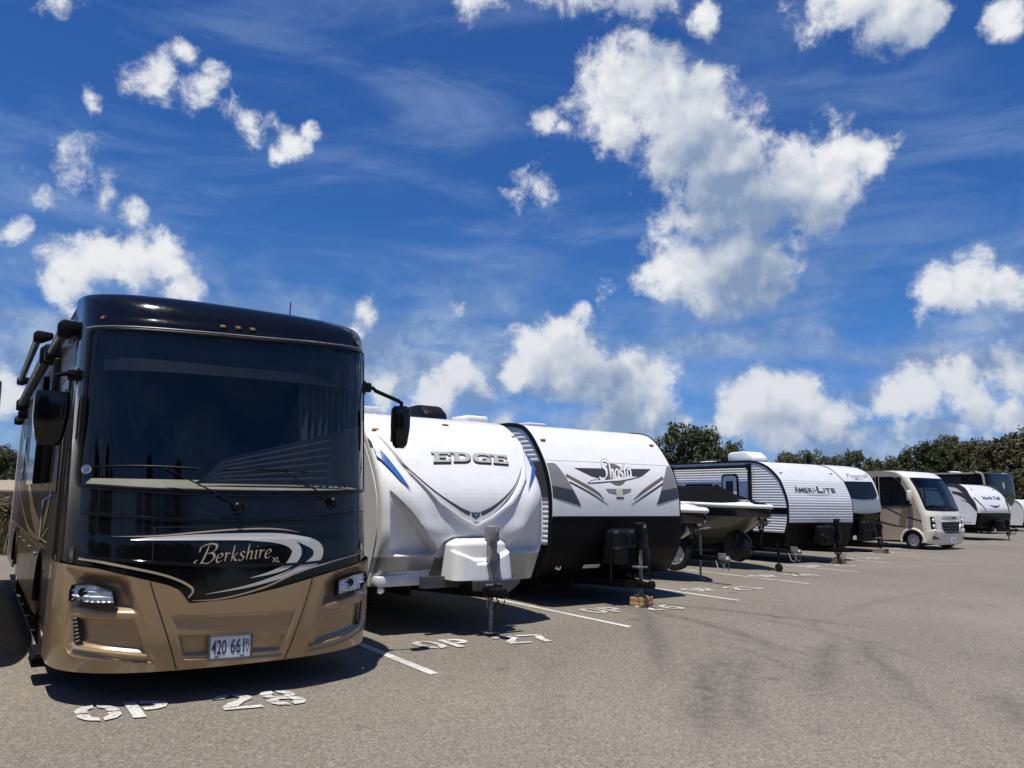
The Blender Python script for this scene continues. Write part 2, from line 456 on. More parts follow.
def sheet(bm, sk, xs, zs, off=0.0, disp=None, keep=None, mi=None):
    """surface grid over the skin; disp pushes along -y (towards the viewer)"""
    V = [[None] * len(zs) for _ in xs]
    for i, x in enumerate(xs):
        for j, z in enumerate(zs):
            y = sk.y(x, z) - off
            if disp: y -= disp(x, z)
            V[i][j] = bm.verts.new((x, y, z))
    for i in range(len(xs) - 1):
        for j in range(len(zs) - 1):
            xc, zc = (xs[i] + xs[i + 1]) / 2, (zs[j] + zs[j + 1]) / 2
            if keep and not keep(xc, zc): continue
            f = bm.faces.new((V[i][j], V[i + 1][j], V[i + 1][j + 1], V[i][j + 1]))
            if mi: f.material_index = mi(xc, zc)
    return bm
def ridged(bm, sk, off, pitch, depth):
    """stepped reflector: every step leans back so that it faces the sky"""
    for v_ in bm.verts:
        x, z = v_.co.x, v_.co.z
        v_.co = Vector((x, sk.y(x, z), z)) + sk.nrm(x, z) * (off - depth * ((z / pitch) % 1.0))
    bm.normal_update()
    for f in bm.faces:
        if f.normal.y > 0: f.normal_flip()
    return bm
def mapped(bm, sk, off):
    """drop a flat (x, ., z) mesh onto the skin as a sticker"""
    for v_ in bm.verts:
        x, z = v_.co.x, v_.co.z
        n = sk.nrm(x, z); y = sk.y(x, z)
        v_.co = Vector((x, y, z)) + n * off
    bm.normal_update()
    for f in bm.faces:
        if f.normal.y > 0: f.normal_flip()
    return bm
def fill(bm, polys, holes=None, maxlen=0.08):
    loops = [[Vector((p[0], p[1], 0)) for p in polys]]
    if holes: loops += [[Vector((p[0], p[1], 0)) for p in h_] for h_ in holes]
    flat = [p for l in loops for p in l]
    vs = [bm.verts.new((p.x, 0, p.y)) for p in flat]
    fs = []
    for t in tessellate_polygon(loops):
        try: fs.append(bm.faces.new([vs[i] for i in t]))
        except ValueError: pass
    for _ in range(5):
        es = [e for e in bm.edges if e.calc_length() > maxlen]
        if not es: break
        bmesh.ops.subdivide_edges(bm, edges=es, cuts=1)
        bmesh.ops.triangulate(bm, faces=[f for f in bm.faces if len(f.verts) > 3])
    return bm
def ribbon(bm, pts, ws, n=8, y=0.0):
    """flat band along a curve with a width at each point"""
    P = catmull([(p[0], p[1], w) for p, w in zip(pts, ws)], n)
    rows = []
    for i, q in enumerate(P):
        a = P[max(i - 1, 0)]; b_ = P[min(i + 1, len(P) - 1)]
        t = np.array([b_[0] - a[0], b_[1] - a[1]]); t /= (np.linalg.norm(t) + 1e-9)
        nx, nz = -t[1], t[0]; w = max(q[2], 0.0008) / 2
        rows.append([bm.verts.new((q[0] + nx * w * k, y, q[1] + nz * w * k)) for k in (-1, 0, 1)])
    for i in range(len(rows) - 1):
        for k in range(2):
            bm.faces.new((rows[i][k], rows[i + 1][k], rows[i + 1][k + 1], rows[i][k + 1]))
    return bm
def bead(bm, sk, pts, w, hgt, off=0.0, n=8, y2=None):
    """raised moulding along a curve on the skin"""
    P = catmull(pts, n)
    rows = []
    for i, q in enumerate(P):
        a = P[max(i - 1, 0)]; b_ = P[min(i + 1, len(P) - 1)]
        t = np.array([b_[0] - a[0], b_[1] - a[1]]); t /= (np.linalg.norm(t) + 1e-9)
        nx, nz = -t[1], t[0]
        row = []
        for k, e in ((-1, 0), (-0.6, 0.8), (0, 1), (0.6, 0.8), (1, 0)):
            x, z = q[0] + nx * w / 2 * k, q[1] + nz * w / 2 * k
            nn = sk.nrm(x, z)
            row.append(bm.verts.new(Vector((x, sk.y(x, z), z)) + nn * (off + hgt * e)))
        rows.append(row)
    for i in range(len(rows) - 1):
        for k in range(4):
            bm.faces.new((rows[i][k], rows[i + 1][k], rows[i + 1][k + 1], rows[i][k + 1]))
    return bm
def inpoly(x, z, poly):
    c = False; j = len(poly) - 1
    for i in range(len(poly)):
        if (poly[i][1] > z) != (poly[j][1] > z) and x < (poly[j][0] - poly[i][0]) * (z - poly[i][1]) / (poly[j][1] - poly[i][1]) + poly[i][0]: c = not c
        j = i
    return c
def pdist(x, z, poly):
    """signed distance, positive inside"""
    d = 9.0
    for i in range(len(poly)):
        ax, az = poly[i]; bx_, bz_ = poly[(i + 1) % len(poly)]
        vx, vz = bx_ - ax, bz_ - az
        t = max(0, min(1, ((x - ax) * vx + (z - az) * vz) / (vx * vx + vz * vz + 1e-12)))
        d = min(d, math.hypot(x - ax - t * vx, z - az - t * vz))
    return d if inpoly(x, z, poly) else -d
def sstep(a, b_, x):
    t = max(0.0, min(1.0, (x - a) / (b_ - a))); return t * t * (3 - 2 * t)
def textbm(s, size, shear=0.0, bold=0.0, space=1.0, width=1.0):
    """built-in lettering as a flat mesh in the xz plane, left-bottom at 0,0; returns bm, width"""
    cu = bpy.data.curves.new('lettering', 'FONT'); cu.body = s; cu.size = size; cu.shear = shear; cu.offset = bold
    cu.space_character = space; cu.resolution_u = 4
    o = bpy.data.objects.new('lettering', cu); COL.objects.link(o)
    dg = bpy.context.evaluated_depsgraph_get()
    me = o.evaluated_get(dg).to_mesh()
    bm = B(); bm.from_mesh(me)
    o.evaluated_get(dg).to_mesh_clear()
    bpy.data.objects.remove(o, do_unlink=True); bpy.data.curves.remove(cu)
    xs = [v_.co.x for v_ in bm.verts]; x0, x1 = min(xs), max(xs)
    for v_ in bm.verts: v_.co = Vector(((v_.co.x - x0) * width, 0, v_.co.y))
    bmesh.ops.triangulate(bm, faces=bm.faces[:])
    return bm, (x1 - x0) * width
def place(bm, quad, w, hgt):
    """bend lettering of size w x hgt into the corners bottom-left, bottom-right, top-right, top-left"""
    a, b_, c, d = [np.array(q, float) for q in quad]
    for v_ in bm.verts:
        s, t = v_.co.x / w, v_.co.z / hgt
        p = (a * (1 - s) + b_ * s) * (1 - t) + (d * (1 - s) + c * s) * t
        v_.co = Vector((p[0], 0, p[1]))
    return bm
SCRIPT = {   # pen strokes: (advance, strokes) in x-height units of 1.0 em
 'B': (0.86, [[(.40,.98),(.33,.6),(.24,.16),(.08,-.06),(-.10,-.02),(-.12,.16),(.0,.2)], [(-.02,.62),(.04,.92),(.40,1.06),(.74,.98),(.76,.72),(.56,.56),(.36,.53)], [(.36,.53),(.66,.52),(.78,.30),(.62,.04),(.36,-.02),(.22,.06)]]),
 'e': (0.38, [[(.05,.21),(.22,.25),(.31,.34),(.24,.46),(.11,.40),(.05,.22),(.10,.03),(.22,.0),(.34,.10)]]),
 'r': (0.33, [[(.02,.40),(.10,.46),(.10,.0)], [(.10,.28),(.18,.43),(.31,.43)]]),
 'k': (0.42, [[(.10,.86),(.10,.0)], [(.10,.20),(.22,.30),(.34,.45)], [(.16,.26),(.28,.04),(.40,.02)]]),
 's': (0.33, [[(.29,.38),(.18,.47),(.07,.38),(.14,.26),(.26,.17),(.22,.02),(.10,-.01),(.02,.07)]]),
 'h': (0.44, [[(.10,.86),(.10,.0)], [(.10,.24),(.20,.43),(.31,.42),(.32,.2),(.32,.03),(.42,.04)]]),
 'i': (0.22, [[(.02,.40),(.10,.46),(.10,.06),(.20,.03)], [(.12,.66),(.13,.70)]]),
 'a': (0.44, [[(.33,.38),(.20,.47),(.06,.30),(.08,.04),(.20,.02),(.33,.25)], [(.35,.46),(.34,.06),(.44,.03)]]),
 't': (0.33, [[(.18,.78),(.14,.10),(.20,.0),(.32,.06)], [(.0,.46),(.32,.50)]]),
 'S': (0.86, [[(.86,.90),(.62,1.06),(.36,.98),(.34,.74),(.56,.54),(.58,.24),(.36,.02),(.06,.02),(-.10,.14)]]),
}
def penned(s, size, thick, thin, ang=40, shear=0.2, grow=0.0, step=1.0):
    bm = B(); x0 = 0.0
    nx, nz = math.cos(R(ang)), math.sin(R(ang))
    for ch in s:
        adv, strokes = SCRIPT[ch]
        for st in strokes:
            P = catmull(st, 8)
            rows = []
            for i, q in enumerate(P):
                a = P[max(i - 1, 0)]; b_ = P[min(i + 1, len(P) - 1)]
                t = np.array([b_[0] - a[0], b_[1] - a[1]]); t /= (np.linalg.norm(t) + 1e-9)
                w = (thin + (thick - thin) * abs(t[0] * nz - t[1] * nx)) / 2 + grow
                tap = min(1.0, 0.45 + 3.0 * min(i, len(P) - 1 - i) / len(P))
                w = w * tap if not grow else w * tap + grow * (1 - tap)
                px, pz = -t[1] * w, t[0] * w
                X = x0 + q[0]
                rows.append([bm.verts.new(((X + k * px + shear * (q[1] + k * pz)) * size, 0, (q[1] + k * pz) * size)) for k in (-1, 1)])
            for i in range(len(rows) - 1):
                bm.faces.new((rows[i][0], rows[i + 1][0], rows[i + 1][1], rows[i][1]))
        x0 += adv * step
    return bm, x0 * size
def moved(bm, dx=0.0, dz=0.0, ang=0.0):
    c, s = math.cos(ang), math.sin(ang)
    for v_ in bm.verts:
        x, z = v_.co.x, v_.co.z
        v_.co = Vector((x * c - z * s + dx, 0, x * s + z * c + dz))
    return bm
def join(dst, src):
    me = bpy.data.meshes.new('tmp'); src.to_mesh(me); src.free(); dst.from_mesh(me); bpy.data.meshes.remove(me); return dst

# ------------------------------------------------------------------ shared vehicle pieces
def make_wheel(parent, x, y, r=0.36, w=0.22, side=-1, name='wheel', spokes=6):
    """tyre mesh with its rim as a sub-part; side is the outward x direction"""
    bm = B()
    lathe(bm, [(r * 0.62, -w / 2), (r * 0.9, -w / 2 * 1.02), (r * 0.985, -w / 2 * 0.75), (r, -w / 4), (r, w / 4), (r * 0.985, w / 2 * 0.75), (r * 0.9, w / 2 * 1.02), (r * 0.62, w / 2), (r * 0.60, 0), (r * 0.62, -w / 2)], (x, y, r), 'x', 36, False)
    t = obj(name, bm, RUBBER, parent, True)
    bm = B(); o = side * (w / 2 - 0.015)
    lathe(bm, [(r * 0.63, o + side * 0.012), (r * 0.57, o + side * 0.012), (r * 0.52, o - side * 0.05), (r * 0.2, o - side * 0.03), (r * 0.17, o + side * 0.01), (0.005, o + side * 0.012)], (x, y, r), 'x', 30, False)
    for k in range(spokes):
        a = 2 * math.pi * k / spokes
        box(bm, (x + o - side * 0.012, y + r * 0.37 * math.cos(a), r + r * 0.37 * math.sin(a)), (0.03, r * 0.42, r * 0.13), 0.008, Matrix.Rotation(a, 3, 'X'))
    obj('rim', bm, ALLOY, t, True)
    return t
def make_roof_unit(parent, x, y, z, m, name='roof_air_conditioner', s=(0.72, 1.0, 0.34)):
    bm = B()
    sx, sy, sz = s
    prism(bm, [(y - sy / 2, z), (y - sy / 2 + 0.02, z + sz * 0.5), (y - sy / 2 + 0.22, z + sz * 0.95), (y - sy / 2 + 0.4, z + sz), (y + sy / 2 - 0.06, z + sz * 0.94), (y + sy / 2, z + sz * 0.75), (y + sy / 2, z)], 'x', x - sx / 2, x + sx / 2, 0.05)
    for k in range(5):
        box(bm, (x, y + 0.12 + k * 0.06, z + sz * 0.985), (sx * 0.6, 0.02, 0.012))
    return obj(name, bm, m, parent, True)
def marker_light(parent, sk, x, z, m=AMBER, name='clearance_light'):
    n = sk.nrm(x, z); y = sk.y(x, z)
    bm = B()
    q = n.to_track_quat('Z', 'X').to_matrix()
    box(bm, Vector((x, y, z)) + n * 0.012, (0.035, 0.10, 0.03), 0.010, q)
    return obj(name, bm, m, parent, True)

def pieces(name, bm, m, parent, smooth=False, label=None, angle=35):
    """link every separate shell of bm as its own object of the same kind"""
    bm.verts.index_update()
    seen = set(); groups = []
    for v_ in bm.verts:
        if v_ in seen: continue
        st = [v_]; seen.add(v_); g = []
        while st:
            q = st.pop(); g.append(q)
            for e in q.link_edges:
                o = e.other_vert(q)
                if o not in seen: seen.add(o); st.append(o)
        groups.append(g)
    out = []
    for g in groups:
        nb = B(); mp = {q: nb.verts.new(q.co) for q in g}
        for f in {f for q in g for f in q.link_faces}: nb.faces.new([mp[q] for q in f.verts]).material_index = f.material_index
        out.append(obj(name, nb, m, parent, smooth, label, angle))
    bm.free()
    return out
# ------------------------------------------------------------------ ground
def asphalt_mat():
    m = bpy.data.materials.new('asphalt'); m.use_nodes = True
    nt = m.node_tree; N, L = nt.nodes, nt.links
    b = N['Principled BSDF']; b.inputs['Roughness'].default_value = 0.88; b.inputs['Specular IOR Level'].default_value = 0.3
    tc = N.new('ShaderNodeTexCoord'); O = tc.outputs['Object']
    def noise(sc, det=4, ro=0.6, src=O, dist=0):
        q = N.new('ShaderNodeTexNoise'); q.inputs['Scale'].default_value = sc; q.inputs['Detail'].default_value = det; q.inputs['Roughness'].default_value = ro; q.inputs['Distortion'].default_value = dist
        L.new(src, q.inputs['Vector']); return q.outputs[0]
    def mr(s, a, b_, c, d):
        q = N.new('ShaderNodeMapRange'); L.new(s, q.inputs[0])
        for i, v_ in zip((1, 2, 3, 4), (a, b_, c, d)): q.inputs[i].default_value = v_
        return q.outputs[0]
    def mth(op, a, b_=None, clamp=False):
        q = N.new('ShaderNodeMath'); q.operation = op; q.use_clamp = clamp
        for i, s in enumerate((a, b_)):
            if s is None: continue
            if isinstance(s, (int, float)): q.inputs[i].default_value = s
            else: L.new(s, q.inputs[i])
        return q.outputs[0]
    def mix(f, a, c, blend='MIX'):
        q = N.new('ShaderNodeMix'); q.data_type = 'RGBA'; q.blend_type = blend
        if isinstance(f, (int, float)): q.inputs[0].default_value = f
        else: L.new(f, q.inputs[0])
        for i, s in ((6, a), (7, c)):
            if isinstance(s, tuple): q.inputs[i].default_value = (*s, 1)
            else: L.new(s, q.inputs[i])
        return q.outputs[2]
    big = noise(0.16, 5, 0.62)
    mid = noise(1.3, 6, 0.7)
    g2 = noise(24, 4, 0.7)
    grain = mth('ADD', mth('MULTIPLY', noise(60, 3, 0.75), 0.55), mth('MULTIPLY', g2, 0.45))
    stone = N.new('ShaderNodeTexVoronoi'); stone.inputs['Scale'].default_value = 48; L.new(O, stone.inputs['Vector'])
    base = mix(mr(big, 0.3, 0.7, 0, 1), (0.135, 0.120, 0.098), (0.214, 0.191, 0.156))
    base = mix(mr(mid, 0.35, 0.75, 0.0, 0.55), base, (0.132, 0.118, 0.099))
    base = mix(0.85, base, mix(mr(grain, 0.36, 0.64, 0, 1), (0.30, 0.30, 0.30), (0.74, 0.73, 0.71)), 'OVERLAY')
    peb = N.new('ShaderNodeTexVoronoi'); peb.inputs['Scale'].default_value = 75; L.new(O, peb.inputs['Vector'])
    base = mix(1.0, base, mix(mr(peb.outputs['Color'], 0.1, 0.9, 0, 1), (0.72, 0.70, 0.68), (1.28, 1.27, 1.24)), 'MULTIPLY')
    base = mix(mr(stone.outputs['Color'], 0.62, 1.0, 0.0, 0.55), base, (0.34, 0.315, 0.275))
    # tyre scuffs: arcs where vehicles have swung in and out of the stalls
    sx = N.new('ShaderNodeSeparateXYZ')
    wob = N.new('ShaderNodeVectorMath'); wob.operation = 'ADD'
    nn = N.new('ShaderNodeTexNoise'); nn.inputs['Scale'].default_value = 1.1; nn.inputs['Detail'].default_value = 3; L.new(O, nn.inputs['Vector'])
    sc = N.new('ShaderNodeVectorMath'); sc.operation = 'SCALE'; sc.inputs['Scale'].default_value = 0.22; L.new(nn.outputs['Color'], sc.inputs[0])
    L.new(O, wob.inputs[0]); L.new(sc.outputs[0], wob.inputs[1]); W_ = wob.outputs[0]
    arcs = [(-.18,1.92,4.97,4.69,.93,2.9,.20,1.0),(-5.51,-1.95,11.93,5.97,1.29,2.6,.18,1.0),(-.9,1.2,6.6,5.3,-.6,2.2,.16,.7),(17.72,3.66,2.65,20.1,4.81,2.8,.2,.9),(-20.5,22.2,34.49,4.65,-1.34,4.2,.13,.6),(2.2,-.67,1.89,4.04,-1.11,1.5,.16,.7),(12,-14,15.2,9.5,1.0,3.0,.2,.5),(30,-30,33.2,12,-2.0,5,.22,.5),
            (-177.81, 156.86, 239.31, 3.5, 0.68, 3.04, 0.22, 1.0) ,(9.5, -11.12, 12.15, 1.91, -1.77, 1.96, 0.3, 1.0) ,(10.68, -12.35, 13.56, 2.2, -1.88, 1.9, 0.25, 0.9) ,(20.71, -32.03, 34.83, 3.83, -1.6, 1.83, 0.3, 1.0) ,(20.63, -21.53, 25.55, 4.3, -1.94, 1.76, 0.2, 1.0) ,(3.33, -4.29, 3.51, 2.65, -1.15, 1.78, 0.12, 0.5) ,(5.65, -1.93, 0.51, 5.54, -2.03, 0.61, 0.1, 0.6) ,(1.42, -0.34, 3.79, 3.44, -3.47, 0.84, 0.3, 0.8) ,(6.22, -5.51, 7.25, 0.82, -0.96, 2.02, 0.25, 0.3) ,(1.65, -0.46, 1.93, 3.0, -1.08, 1.52, 0.14, 0.7) ]
    acc = None
    def dist(cx, cy, src=W_):
        q = N.new('ShaderNodeVectorMath'); q.operation = 'DISTANCE'; L.new(src, q.inputs[0]); q.inputs[1].default_value = (cx + .11, cy + .11, .11)
        return q.outputs['Value']
    for (cx, cy, r, mx_, my_, hl, w, k) in arcs:
        e = mth('ABSOLUTE', mth('SUBTRACT', dist(cx, cy), r))
        band = mr(e, 0.0, w, 1.0, 0.0)
        lim = mr(dist(mx_, my_), hl * 0.45, hl, k, 0.0)
        t = mth('MULTIPLY', band, lim)
        acc = t if acc is None else mth('MAXIMUM', acc, t)
    for (cx, cy, r, k) in [(3.5,-1.7,1.6,.30),(6.2,-1.0,1.6,.25),(9.8,.4,1.4,.25),(5.6,-2.6,1.0,.4),(-1.0,-1.6,.9,.12)]:
        acc = mth('MAXIMUM', acc, mr(dist(cx, cy), 0.0, r, k, 0.0))
    streak = noise(7, 5, 0.7)
    acc = mth('MULTIPLY', acc, mr(streak, 0.36, 0.60, 0.25, 1.0))
    base = mix(mth('MULTIPLY', acc, 0.70, True), base, (0.062, 0.057, 0.050))
    # oil drips and pale wear
    oil = noise(2.1, 3, 0.5)
    base = mix(mr(oil, 0.64, 0.74, 0.0, 0.5), base, (0.07, 0.063, 0.055))
    cr = N.new('ShaderNodeTexVoronoi'); cr.feature = 'DISTANCE_TO_EDGE'; cr.inputs['Scale'].default_value = 0.23; L.new(W_, cr.inputs['Vector'])
    crk = mth('MULTIPLY', mr(cr.outputs['Distance'], 0.0, 0.0022, 1.0, 0.0), mr(noise(0.5, 3, 0.6), 0.55, 0.7, 0.0, 0.35))
    base = mix(crk, base, (0.05, 0.046, 0.042))
    L.new(base, b.inputs['Base Color'])
    bp = N.new('ShaderNodeBump'); bp.inputs['Strength'].default_value = 0.55; bp.inputs['Distance'].default_value = 0.006
    L.new(mth('ADD', grain, stone.outputs['Distance']), bp.inputs['Height']); L.new(bp.outputs[0], b.inputs['Normal'])
    return m
def paint_mat():
    """worn stall paint: where it has flaked the asphalt shows"""
    m = bpy.data.materials.new('stall_paint'); m.use_nodes = True
    nt = m.node_tree; N, L = nt.nodes, nt.links
    b = N['Principled BSDF']; b.inputs['Roughness'].default_value = 0.7
    tc = N.new('ShaderNodeTexCoord')
    no = N.new('ShaderNodeTexNoise'); no.inputs['Scale'].default_value = 38; no.inputs['Detail'].default_value = 5; no.inputs['Roughness'].default_value = 0.7
    L.new(tc.outputs['Object'], no.inputs['Vector'])
    n2 = N.new('ShaderNodeTexNoise'); n2.inputs['Scale'].default_value = 2.2; n2.inputs['Detail'].default_value = 3; L.new(tc.outputs['Object'], n2.inputs['Vector'])
    ad = N.new('ShaderNodeMath'); ad.operation = 'MULTIPLY_ADD'; ad.inputs[1].default_value = 0.45; L.new(n2.outputs[0], ad.inputs[0]); L.new(no.outputs[0], ad.inputs[2])
    mr = N.new('ShaderNodeMapRange'); mr.inputs[1].default_value = 0.64; mr.inputs[2].default_value = 0.86; L.new(ad.outputs[0], mr.inputs[0])
    mx = N.new('ShaderNodeMix'); mx.data_type = 'RGBA'; mx.inputs[6].default_value = (0.62, 0.61, 0.57, 1); mx.inputs[7].default_value = (0.26, 0.235, 0.20, 1)
    L.new(mr.outputs[0], mx.inputs[0]); L.new(mx.outputs[2], b.inputs['Base Color'])
    return m
ASPHALT, PAINT = asphalt_mat(), paint_mat()
GRASS = mat('dry_grass', (0.085, 0.085, 0.030), 0.9, var=0.35, vscale=0.8)
def ground():
    bm = B(); bmesh.ops.create_grid(bm, x_segments=2, y_segments=2, size=1500)
    g = obj('ground', bm, GRASS); g.location = (0, 0, -0.05); struct(g, 'dry grass ground beyond the parking lot')
    bm = B()
    vs = [bm.verts.new((u, v_, 0)) for u, v_ in ((-60, -70), (95, -70), (95, 22), (-60, 22))]
    bm.faces.new(vs)
    o = obj('parking_lot', bm, ASPHALT); o.location = P0; o.rotation_euler = (0, 0, PSI); struct(o, 'sunlit tan grey asphalt parking lot with dark tyre scuffs')
    for i in range(-2, 14):
        bm = B(); u0, v0 = 3.52 * i, 1.08 * i
        vs = [bm.verts.new((u0 + a, v0 + b_, 0)) for a, b_ in ((-.05, .0), (.05, .015), (.05, 9.2), (-.05, 9.2))]
        bm.faces.new(vs)
        o = obj('stall_line', bm, PAINT); o.location = P0 + Vector((0, 0, .006)); o.rotation_euler = (0, 0, PSI); struct(o)
ground()
STENCIL = {
 'O': [[(.0,.265),(.0,.35),(.05,.45),(.14,.5),(.14,.41),(.09,.36),(.09,.265)],[(.0,.24),(.09,.23),(.09,.14),(.14,.09),(.14,.0),(.05,.05),(.0,.15)],[(.165,.5),(.25,.45),(.30,.35),(.30,.265),(.21,.265),(.21,.36),(.165,.41)],[(.165,.0),(.165,.09),(.21,.14),(.21,.24),(.30,.24),(.30,.15),(.25,.05)]],
 'P': [[(.0,.0),(.09,.0),(.09,.5),(.0,.5)],[(.11,.5),(.22,.49),(.29,.44),(.30,.36),(.27,.27),(.20,.22),(.11,.21),(.11,.29),(.18,.30),(.21,.35),(.18,.41),(.11,.42)]],
 '2': [[(.0,.0),(.29,.0),(.29,.075),(.0,.075)],[(.0,.09),(.12,.09),(.20,.22),(.28,.30),(.30,.38),(.26,.46),(.17,.5),(.17,.42),(.21,.38),(.18,.30),(.07,.20)],[(.0,.36),(.09,.36),(.10,.41),(.14,.42),(.14,.5),(.05,.47)]],
 '8': [[(.0,.12),(.09,.13),(.14,.08),(.14,.0),(.05,.03)],[(.17,.0),(.17,.08),(.21,.13),(.30,.12),(.26,.03)],[(.0,.14),(.02,.22),(.08,.26),(.23,.26),(.28,.22),(.30,.14),(.21,.15),(.19,.20),(.11,.20),(.09,.15)],[(.01,.36),(.10,.36),(.11,.30),(.19,.30),(.20,.36),(.29,.36),(.26,.28),(.04,.28)],[(.01,.38),(.10,.38),(.14,.43),(.14,.5),(.05,.48)],[(.17,.5),(.17,.43),(.20,.38),(.29,.38),(.25,.48)]],
 '7': [[(.0,.5),(.30,.5),(.30,.42),(.0,.42)],[(.30,.40),(.20,.40),(.12,.22),(.08,.0),(.18,.0),(.21,.20)]],
 '6': [[(.28,.5),(.16,.48),(.04,.36),(.0,.26),(.10,.26),(.16,.38),(.28,.43)],[(.0,.24),(.09,.24),(.09,.14),(.14,.08),(.14,.0),(.04,.05),(.0,.14)],[(.17,.0),(.17,.08),(.21,.14),(.19,.22),(.11,.23),(.12,.30),(.22,.30),(.30,.22),(.30,.10),(.25,.02)]],
 '5': [[(.03,.5),(.28,.5),(.28,.42),(.03,.42)],[(.03,.40),(.11,.40),(.10,.32),(.20,.32),(.30,.24),(.30,.10),(.22,.01),(.17,.0),(.17,.08),(.21,.14),(.20,.23),(.02,.24)],[(.0,.12),(.08,.12),(.14,.08),(.14,.0),(.04,.03)]],
 '4': [[(.20,.0),(.29,.0),(.29,.5),(.20,.5)],[(.0,.13),(.18,.13),(.18,.20),(.09,.20),(.18,.36),(.18,.5),(.0,.20)]],
 '3': [[(.0,.12),(.08,.12),(.14,.08),(.14,.0),(.04,.03)],[(.17,.0),(.17,.08),(.21,.14),(.19,.22),(.10,.23),(.10,.29),(.19,.29),(.21,.36),(.17,.42),(.17,.5),(.26,.47),(.29,.38),(.25,.27),(.30,.18),(.28,.05)],[(.0,.38),(.08,.38),(.14,.42),(.14,.5),(.04,.47)]],
 '1': [[(.10,.0),(.20,.0),(.20,.5),(.12,.5),(.02,.42),(.02,.35),(.10,.39)]],
 '0': None}
STENCIL['0'] = STENCIL['O']
STENCIL['9'] = [[(.30 - x, .5 - y) for x, y in q] for q in STENCIL['6']]
def stencil(text, b0, lab):
    bm = B(); x = 0
    for ch in text:
        if ch == ' ': x += 0.28; continue
        for poly in STENCIL[ch]:
            vs = [Vector((p[0] + x, p[1], 0)) for p in poly]
            V = [bm.verts.new(p) for p in vs]
            for t in tessellate_polygon([vs]): bm.faces.new([V[i] for i in t])
        x += 0.355
    for v_ in bm.verts:
        X, Y = v_.co.x, v_.co.y
        v_.co = Vector((b0[0] + X * 0.978, b0[1] - X * 0.207 + Y, 0))
    bm.normal_update()
    for f in bm.faces:
        if f.normal.z < 0: f.normal_flip()
    o = obj('stall_number', bm, PAINT); o.location = P0 + Vector((0, 0, .011)); o.rotation_euler = (0, 0, PSI); struct(o, lab)
for k in range(11):
    stencil('OP %d' % (28 - k), (-2.96 + 3.4 * k + (0.06 if k else 0), -.06 + 1.14 * k), 'white stencilled stall number OP %d on the asphalt' % (28 - k))

# ------------------------------------------------------------------ the black and gold motorhome
def mgrid(bm, sk, xs, lo, hi, nz, off=0.0, disp=None, wrap=None, inward=False):
    cols = []
    for x in xs:
        a, b_ = lo(x), hi(x)
        c = []
        for j in range(nz + 1):
            z = a + (b_ - a) * j / nz
            nn = sk.nrm(x, z) if abs(x) < sk.a * 0.97 else Vector((math.copysign(1, x), -0.25, 0)).normalized()
            d = off + (disp(x, z) if disp else 0.0)
            p = Vector((x, sk.y(x, z), z)) + nn * d
            c.append(bm.verts.new(p))
        cols.append(c)
    if wrap is not None:
        for first, ref in ((True, cols[0]), (False, cols[-1])):
            c = [bm.verts.new((v_.co.x, wrap, v_.co.z)) for v_ in ref]
            if first: cols.insert(0, c)
            else: cols.append(c)
    for i in range(len(cols) - 1):
        for j in range(nz):
            bm.faces.new((cols[i][j], cols[i + 1][j], cols[i + 1][j + 1], cols[i][j + 1]))
    return bm

